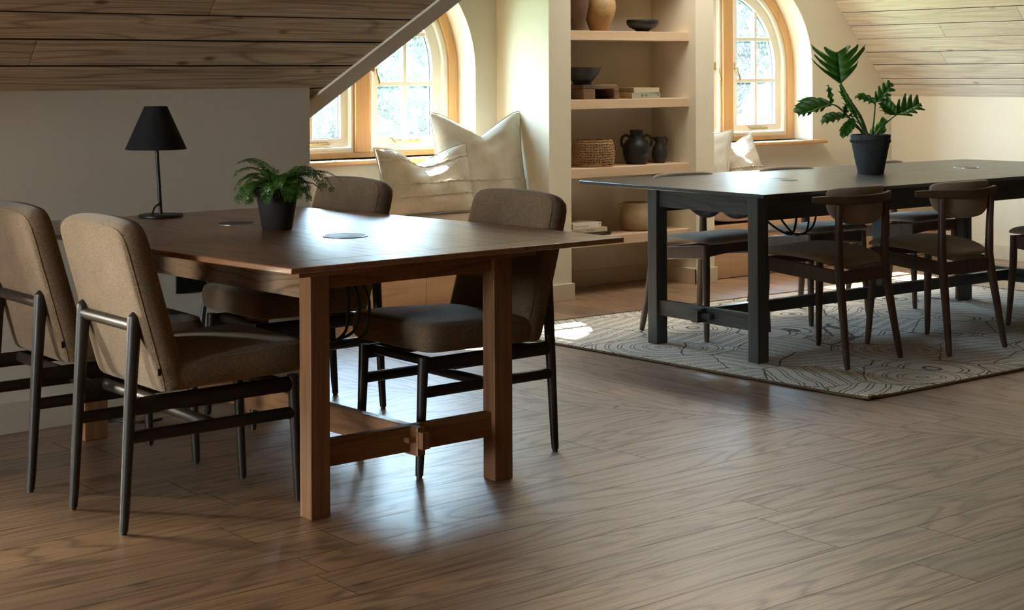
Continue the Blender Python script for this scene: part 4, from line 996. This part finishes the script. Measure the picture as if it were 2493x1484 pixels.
pp = empty('potted_philodendron', (6.365, 5.055, .7505)); tag(pp, 'tall lobed-leaf plant in a black clay pot on the black table', 'plant')
pot('pot', .062, .099, .193, 'pot_black', pp, .028, True)
SR = Vector((rt.x, rt.y, 0)); UP = Vector((0, 0, 1)); FW = Vector((fw.x, fw.y, 0)); PXM = 495.0
def wp(px, py, d=0.0):   # plant point: offsets measured in the plane through the pot, d = depth away from us
    return SR*((px-2124)/PXM)+UP*((423-py)/PXM)+FW*d
def lobed(base, tip, W_, seed, normal, nl=5, curl=.2, fold=.25, deep=.55, mat='leaf', sideA=1.0, sideB=1.0):
    base = Vector(base); tip = Vector(tip); ax = (tip-base); L = ax.length; ax.normalize(); nrm = Vector(normal).normalized(); lat = ax.cross(nrm).normalized(); nrm = lat.cross(ax).normalized()
    r2 = random.Random(seed); mb = MB(); n = 64; vs = []; fs = []
    mid = []
    for i in range(n+1):
        t = i/n; mid.append(base+ax*(L*t)-nrm*(curl*L*t*t))
    for s, sc2 in ((-1, sideA), (1, sideB)):
        o = len(vs)
        for i in range(n+1):
            t = i/n
            env = W_*sc2*(math.sin(PI*min(1, t*.86+.14))**.55)*(1-.25*t) if t < 1 else 0
            if t < .03: env *= t/.03*.6+.2
            ph = t**.9*nl; fr2 = ph-math.floor(ph); am_ = .78+.42*(math.sin(seed*3.1+math.floor(ph)*2.7+s*1.3)*.5+.5); sk_ = min(1, fr2/.62) if fr2 < .62 else (1-fr2)/.38
            lob = max(0, math.sin(PI/2*sk_))**.9*am_
            jag = .035*math.sin(ph*13+seed)+.02*math.sin(ph*23+s)
            wd = env*(1-deep+deep*lob+jag*(1 if lob > .3 else .3)); sweep = (.16+.50*lob)*env*1.3
            if i == n: wd = 0; sweep = 0
            q = mid[i]
            for f_ in (0, .35, .7, 1.0):
                pt = q+lat*s*wd*f_+ax*(sweep*f_**1.5)+nrm*(fold*wd*f_+.012*math.sin(ph*6.28+s)*f_*f_*(1 if wd > 0 else 0))-nrm*(.10*wd*f_*f_)
                vs.append(pt)
        for i in range(n):
            for j in range(3):
                a = o+i*4+j; fs.append((a, a+1, a+5, a+4))
    mb.add(vs, fs); mb.keep = 1
    o = mb.build('leaf', mat, pp, smooth=60); sm = o.modifiers.new('s', 'SOLIDIFY'); sm.thickness = .0012
    mv = MB().tube([m_+nrm*-.001 for m_ in mid], [.0028*(1-.8*i/n) for i in range(n+1)], 6).build('midrib', 'stem', o)
    return o
def petiole(pts, r0, r1, mat='stem'):
    P_ = [Vector(p) for p in pts]; out = []
    for i in range(len(P_)-1):
        p0, p1, p2, p3 = P_[max(i-1, 0)], P_[i], P_[i+1], P_[min(i+2, len(P_)-1)]
        for k in range(8): t = k/8; out.append(.5*((2*p1)+(-p0+p2)*t+(2*p0-5*p1+4*p2-p3)*t*t+(-p0+3*p1-3*p2+p3)*t**3))
    out.append(P_[-1]); n = len(out)
    MB().tube(out, [r0+(r1-r0)*i/(n-1) for i in range(n)], 9).build('stalk', mat, pp)
petiole([wp(2116, 330), wp(2100, 285, .0), wp(2072, 240), wp(2052, 203)], .0095, .0042)
lobed(wp(2052, 203), wp(2046, 128, .03), .152, 3, -FW+UP*.1, nl=4, curl=-.10, fold=.12, deep=.66)
petiole([wp(2110, 330), wp(2085, 300), wp(2045, 262, -.03), wp(2022, 252, -.05)], .007, .003)
lobed(wp(2023, 253, -.05), wp(1942, 272, -.07), .088, 11, UP*.9-FW*.5+SR*.0, nl=5, curl=.10, fold=.5, deep=.58)
lobed(wp(2023, 251, -.05), wp(2019, 206, -.03), .022, 12, -FW+SR*.5, nl=3, curl=.05, fold=.3, deep=.55)
petiole([wp(2108, 330), wp(2096, 303, -.03), wp(2070, 288, -.05), wp(2053, 283, -.06)], .003, .002)
lobed(wp(2054, 283, -.06), wp(1999, 291, -.08), .045, 17, UP*.8-FW*.6, nl=4, curl=.16, fold=.4, deep=.55)
lobed(wp(2053, 283, -.06), wp(2059, 255, -.05), .020, 18, -FW+SR*.3, nl=3, curl=.05, fold=.3, deep=.35)
petiole([wp(2104, 330), wp(2095, 318, -.04), wp(2079, 305, -.05), wp(2078, 292, -.05)], .0025, .002)
lobed(wp(2080, 289, -.05), wp(2047, 331, -.06), .034, 23, -FW*.9+UP*.5, nl=4, curl=.06, fold=.3, deep=.35)
petiole([wp(2126, 330), wp(2132, 300), wp(2136, 268, .01), wp(2138, 252, .01)], .005, .003)
lobed(wp(2138, 252, .01), wp(2089, 234, .0), .038, 31, UP*.8-FW*.6, nl=4, curl=.06, fold=.45, deep=.55)
lobed(wp(2138, 250, .01), wp(2180, 204, .03), .042, 33, -FW*.8-SR*.3+UP*.3, nl=4, curl=-.06, fold=.3, deep=.55)
petiole([wp(2136, 330), wp(2155, 306), wp(2172, 291), wp(2186, 281)], .0075, .003)
lobed(wp(2186, 281), wp(2250, 252, .04), .082, 41, UP*.8-FW*.7, nl=4, curl=.02, fold=.35, deep=.62, sideA=1.0, sideB=.75)
lobed(wp(2186, 279), wp(2152, 248, .0), .05, 43, -FW*.9+UP*.3, nl=4, curl=.06, fold=.3, deep=.58)
petiole([wp(2140, 330), wp(2146, 312), wp(2149, 301)], .002, .0015)
lobed(wp(2149, 302), wp(2160, 290), .020, 51, -FW+UP*.4, nl=3, curl=.1, fold=.3, deep=.3, mat='leaf2')
lobed(wp(2140, 326, .03), wp(2163, 305, .05), .034, 53, -FW+UP*.2, nl=2, curl=.1, fold=.2, deep=.1, mat='leaf2')
lobed(wp(2144, 328, .05), wp(2132, 315, .05), .022, 54, -FW+UP*.2, nl=2, curl=.1, fold=.2, deep=.1, mat='leaf2')
# young pale leaves up the main stem
petiole([wp(2118, 330, .01), wp(2100, 300, .02), wp(2080, 262, .03), wp(2060, 212, .03)], .007, .003, 'leaf2')
lobed(wp(2092, 282, .02), wp(2056, 205, .04), .045, 61, -FW+SR*.2, nl=5, curl=.05, fold=.3, deep=.6, mat='leaf2', sideA=.9, sideB=.35)
lobed(wp(2103, 288, .0), wp(2067, 275, -.02), .012, 63, UP, nl=3, curl=.2, fold=.3, deep=.3)

# ================================================================== things on the shelves
def thing_lathe(name, prof, loc, mat, lab, cat, n=48, group=None, extra=None, **k):
    o = MB().lathe(prof, n=n, cap=False, **k).build(name, mat, None, smooth=60); o.location = loc; tag(o, lab, cat, group); return o
S1, S2, S3, S4 = 1.4895, 1.1015, .7155, .3265
def shell(prof, t=.006):    # closed profile from outer wall, adds inner wall
    inner = [(max(.001, r-t), z+(t if i == 0 else 0)) for i, (r, z) in enumerate(prof)]
    return [(0.0005, prof[0][1])]+prof+inner[::-1]+[(0.0005, prof[0][1]+t)]
thing_lathe('clay_jar', shell([(.030, 0), (.036, .03), (.050, .09), (.062, .15), (.066, .20), (.060, .25), (.045, .285), (.040, .31), (.046, .33)]), (6.045, 6.87, S1), 'umber', 'dark brown clay jar beside the ochre pot, half hidden by the niche edge', 'jar')
oj = thing_lathe('clay_pot', shell([(.052, 0), (.056, .012), (.072, .05), (.090, .10), (.0965, .135), (.095, .165), (.084, .195), (.066, .212), (.058, .225), (.062, .24)]), (6.217, 6.88, S1), 'ochre', 'round ochre clay pot with a darker shoulder on the top shelf', 'pot')
MB().tube([(-.058, 0, .225), (-.085, -.01, .222), (-.094, -.012, .205), (-.090, -.01, .185)], .010, 10).build('handle', 'ochre', oj)
bowl_p = shell([(.040, 0), (.040, .008), (.052, .016), (.078, .028), (.094, .048), (.0965, .062), (.093, .072)], .005)
thing_lathe('bowl', bowl_p, (6.560, 6.88, S1), 'stoneware', 'squat black bowl on a small foot, on the top shelf', 'bowl')
thing_lathe('bowl', shell([(.052, 0), (.055, .004), (.050, .012), (.062, .022), (.090, .055), (.108, .092), (.112, .098)], .005), (6.075, 6.87, S2+.084), 'stoneware', 'flared black bowl standing on the old wooden riser', 'bowl')
wr = MB()
poly = [(-.15, 0), (-.075, 0), (-.068, .056), (.072, .058), (.084, 0), (.128, 0), (.124, .06), (.112, .080), (-.14, .083)]
wr.prism([( -.15, .0), (-.06, .0), (-.06, .058), (-.15, .058)], lambda a, b: (a, -.09, b), lambda a, b: (a, .09, b))
wr.prism([(.086, .0), (.130, .0), (.122, .070), (.108, .0829), (-.15, .0829), (-.15, .0581), (.082, .0581)], lambda a, b: (a, -.09, b), lambda a, b: (a, .09, b))
wo = wr.build('wooden_riser', 'oldwood', None, smooth=0, bevel=.006, seg=3); wo.location = (6.165, 6.88, S2); tag(wo, 'worn dark wooden riser block under the flared black bowl', 'riser')
def book(loc, rz, W_, D_, H_, cover, lab, ctr=None, group=None, rounded=False, name='book', letters=None, hard=True):
    b = empty(name, loc, rz); tag(b, lab, 'book', group); t = .0022 if hard else .0009   # spine on -y side
    MB().box(-W_/2, W_/2, -D_/2, D_/2, 0, t).box(-W_/2, W_/2, -D_/2, D_/2, H_-t, H_).box(-W_/2, W_/2, -D_/2-(.002 if rounded else 0), -D_/2+t, .0001, H_-.0001).build('cover', cover, b, smooth=0, bevel=.0008)
    i_ = .004 if hard else .0005
    MB().box(-W_/2+i_, W_/2-i_, -D_/2+t, D_/2-i_, t, H_-t).build('pages', 'pages', b, smooth=0)
    if letters: letters(b, W_, D_, H_)
    return b
def text(b, s, x, z, size, mat, y, sx_=1.0):
    cu = bpy.data.curves.new('spine_lettering', 'FONT'); cu.body = s; cu.size = size; cu.align_x = 'LEFT'; cu.align_y = 'CENTER'; cu.extrude = .0001
    tmp = bpy.data.objects.new('t', cu); C.objects.link(tmp); dg = bpy.context.evaluated_depsgraph_get(); me = bpy.data.meshes.new_from_object(tmp.evaluated_get(dg)); bpy.data.objects.remove(tmp)
    me.materials.clear(); me.materials.append(M[mat]); me.transform(Matrix.Translation((x, y, z)) @ Matrix.Rotation(PI/2, 4, 'X') @ Matrix.Scale(sx_, 4, (1, 0, 0)))
    o = bpy.data.objects.new('spine_lettering', me); C.objects.link(o); o.parent = b; return o
def sym(b, W_, D_, H_):
    y_ = -D_/2-.0004; mb = MB(); cx = -.012
    f = lambda a, c: (a, y_, c)
    def ringxy(cx, cz, r, w_): 
        n = 20; mb.ring([(cx+r*math.cos(2*PI*i/n), cz+r*1.1*math.sin(2*PI*i/n)) for i in range(n)], [(cx+(r-w_)*math.cos(2*PI*i/n), cz+(r-w_)*1.1*math.sin(2*PI*i/n)) for i in range(n)], lambda a, c: (a, y_, c), lambda a, c: (a, y_+.0006, c))
    z = H_*.52; ringxy(cx-.022, z, .0065, .0035); mb.box(cx-.0235, cx-.0205, y_, y_+.0006, z-.012, z+.012)
    ringxy(cx-.004, z, .0055, .0014); ringxy(cx+.013, z, .0062, .003); mb.box(cx+.0145, cx+.0175, y_, y_+.0006, z-.0085, z+.0085)
    mb.box(W_/2-.018, W_/2-.011, y_, y_+.0006, z-.004, z+.004); mb.build('spine_lettering', 'ink', b, smooth=0)
book((6.512, 6.885, S2), math.radians(1), .232, .165, .033, 'greenb', 'grey-green hardback with dark spine symbols, under the cream one', None, 'books on the second shelf', letters=sym)
book((6.520, 6.880, S2+.0335), math.radians(-1.5), .198, .150, .0285, 'cream', 'cream cloth hardback lying on the grey-green book', None, 'books on the second shelf', rounded=True)
def l1(b, W_, D_, H_):
    text(b, 'Extraordinary Flying Things With Wings', -W_/2+.012, H_*.42, .0082, 'ink', -D_/2-.0004, .82)
    MB().tube([(W_/2-.013, -D_/2-.0005, H_*.66), (W_/2-.013, -D_/2+.0001, H_*.66)], .0052, 16).build('spine_lettering', 'inkred', b)
def l2(b, W_, D_, H_):
    text(b, 'Slow Magick', -.022, H_*.5, .0135, 'ink', -D_/2-.0004, .9); text(b, 'Rose Wheatfield', -W_/2+.018, H_*.48, .0055, 'ink', -D_/2-.0004)
    text(b, 'ED', W_/2-.030, H_*.5, .010, 'ink', -D_/2-.0004)
def l3(b, W_, D_, H_):
    text(b, 'Night ATTTI', .010, H_*.5, .0115, 'inkpink', -D_/2-.0034); text(b, 'i', W_/2-.012, H_*.5, .012, 'inkpink', -D_/2-.0034)
book((6.092, 6.90, S4), math.radians(2), .275, .20, .022, 'blackb', 'black-covered book at the bottom of the stack of three', None, 'books on the lowest shelf', rounded=True, letters=l3)
book((6.070, 6.895, S4+.0225), math.radians(-2), .262, .185, .0235, 'cream', 'cream paperback between the white one and the black one', None, 'books on the lowest shelf', letters=l2, hard=False)
book((6.052, 6.90, S4+.0465), math.radians(3), .225, .18, .029, 'white', 'white paperback with a red dot on its spine, topmost of the three', None, 'books on the lowest shelf', letters=l1, hard=False)
# woven basket: rope rounds and uprights
bk = MB(); prof = lambda z: .103+.020*math.sin(PI*min(1, max(0, (z+.03)/.20)))-.10*max(0, z-.135)
rr = random.Random(8)
for k in range(11):
    z = .006+k*.0142; pts = []
    for i in range(65):
        a = 2*PI*i/64; r = prof(z)+.0022*math.sin(a*22+k*PI); pts.append((r*math.cos(a), r*math.sin(a), z+.0015*math.sin(a*9+k)))
    bk.tube(pts, .0022 if k < 9 else .0042, 6, caps=False)
for k in range(46):
    a = 2*PI*k/46; pts = []
    for i in range(12):
        z = .003+i*.0135; r = prof(z)+.003*math.cos(i*PI+k*PI); aa = a+.018*math.sin(i*1.9+k); pts.append((r*math.cos(aa), r*math.sin(aa), z))
    bk.tube(pts, .0024, 5)
bk.lathe([(.001, .001), (.100, .001), (.100, .004), (.001, .004)], n=32, cap=False)
bo = bk.build('basket', 'weave', None, smooth=60); bo.location = (6.168, 6.885, S3); tag(bo, 'round open-weave basket on the third shelf', 'basket')
jg = thing_lathe('jug', shell([(.058, 0), (.060, .004), (.074, .035), (.082, .075), (.079, .105), (.066, .132), (.048, .148), (.0395, .156), (.0385, .19), (.0400, .199)], .005), (6.512, 6.885, S3), 'stoneware', 'black two-handled jug on the third shelf', 'jug')
for s in (-1, 1):
    u = Vector((rt.x, rt.y, 0))*s; pts = [u*.038+UP*.158, u*.062+UP*.170, u*.082+UP*.160, u*.090+UP*.135, u*.086+UP*.112, u*.074+UP*.098]
    MB().tube(pts, .0085, 10).build('handle', 'stoneware', jg)
pt = thing_lathe('pitcher', shell([(.030, 0), (.033, .004), (.044, .030), (.047, .055), (.042, .085), (.028, .108), (.0225, .122), (.024, .140), (.030, .153)], .004), (6.700, 6.885, S3), 'smoked', 'small dark grey pitcher to the right of the two-handled jug', 'pitcher')
u = Vector((rt.x, rt.y, 0)); MB().tube([u*.026+UP*.150, u*.036+UP*.151, u*.044+UP*.140, u*.040+UP*.115, u*.033+UP*.098], [.005, .006, .006, .0055, .004], 10).build('handle', 'smoked', pt)
MB().prism([(-.026, .148), (-.046, .154), (-.030, .128), (-.022, .124)], lambda a, b: tuple(u*a+Vector((-u.y, u.x, 0))*-.007+UP*b), lambda a, b: tuple(u*a+Vector((-u.y, u.x, 0))*.007+UP*b)).build('spout', 'smoked', pt, bevel=.002)
sp4 = thing_lathe('storage_pot', shell([(.078, 0), (.086, .008), (.098, .035), (.101, .07), (.097, .105), (.086, .138), (.083, .155), (.0855, .163)], .006), (6.520, 6.895, S4), 'sandpot', 'sand-coloured clay pot with a ring ear, on the lowest shelf behind the black table leg', 'pot')
pts = [tuple(-u*.092+UP*.141+(-u)*.013*math.cos(2*PI*i/16)+UP*.013*math.sin(2*PI*i/16)) for i in range(17)]
MB().tube(pts, .0045, 8, caps=False).build('ring_handle', 'sandpot', sp4)

# ================================================================== outside the windows
g = st(MB().box(-40, 60, 7.6, 80, -3.3, -3.1).build('ground', 'lawn', smooth=0))
def tree(x, y, zc, rx, rz, n, seed, mat, lab):
    r2 = random.Random(seed); t = empty('tree', (x, y, -3.1)); tag(t, lab, 'tree', 'trees beyond the windows')
    MB().tube([(0, 0, 0), (.1, 0, (zc+3.1)*.5), (0, .1, zc+3.1)], [.22, .16, .08], 10).build('trunk', 'bark', t)
    mb = MB(); blobs = [(r2.uniform(-.6, .6)*rx, r2.uniform(-.6, .6)*rx, r2.uniform(-.65, .6)*rz, r2.uniform(.35, .6)) for _ in range(14)]
    for _ in range(int(n*2.2)):
        bx_, by_, bz_, br = r2.choice(blobs); v = Vector((r2.gauss(0, 1), r2.gauss(0, 1), r2.gauss(0, 1))).normalized()
        rr_ = br*(.72+.3*r2.random()); c = Vector((bx_+v.x*rr_*rx, by_+v.y*rr_*rx, zc+3.1+bz_+v.z*rr_*rz))
        a = Vector((r2.gauss(0, 1), r2.gauss(0, 1), r2.gauss(0, 1))).normalized(); b = a.cross(v)
        if b.length < .1: continue
        b.normalize(); s = r2.uniform(.05, .11); mb.add([c-a*s, c+b*s*.5, c+a*s, c-b*s*.5], [(0, 1, 2, 3)])
    mb.keep = 1; mb.build('foliage', mat, t, smooth=0)
tree(10.1, 15.2, .7, 1.9, 2.5, 4600, 1, 'tree', 'leafy green tree seen through the upper panes of the left window')
tree(14.0, 19.8, 1.4, 2.3, 3.2, 4600, 2, 'tree2', 'paler tree behind, seen at the right of the left window')
tree(7.75, 11.9, -1.0, 1.5, 1.4, 2600, 3, 'tree2', 'low pale bush outside the lower left panes of the left window')
tree(17.7, 16.6, 1.0, 2.3, 3.0, 5200, 4, 'tree', 'dense blue-green tree filling the right window behind the pale roof')
tree(23.6, 21.6, 1.6, 2.6, 3.4, 3600, 5, 'tree', 'blue-green tree beyond the right window, behind the denser one')
# neighbouring roof slope with tile courses, seen in the right window
nb = empty('neighbour_roof', (0, 0, 0)); tag(nb, 'pale tiled roof slope outside the lower panes of the right window', 'roof')
mb = MB()
for k in range(14):
    z0 = -.9+k*.17; z1 = z0+.165; y0 = 11.2+k*.17; y1 = y0+.17
    xl = lambda z, y: (13.13+(z-.68)/.9)*y/12.2*1.0
    mb.hexa([(xl(z0, y0), y0, z0), (17.2, y0, z0), (17.2, y1+.05, z0), (xl(z0, y0), y1+.05, z0), (xl(z1, y1), y1-.03, z1), (17.2, y1-.03, z1), (17.2, y1+.05, z1), (xl(z1, y1), y1+.05, z1)])
mb.build('tile_courses', 'tiles', nb, smooth=0)
MB().hexa([(12.9, 13.9, -3.1), (17.2, 13.9, -3.1), (17.2, 14.0, -3.1), (12.9, 14.0, -3.1), (12.9, 13.9, -.9), (17.2, 13.9, -.9), (17.2, 14.0, -.9), (12.9, 14.0, -.9)]).build('gable_wall', 'tiles', nb, smooth=0)
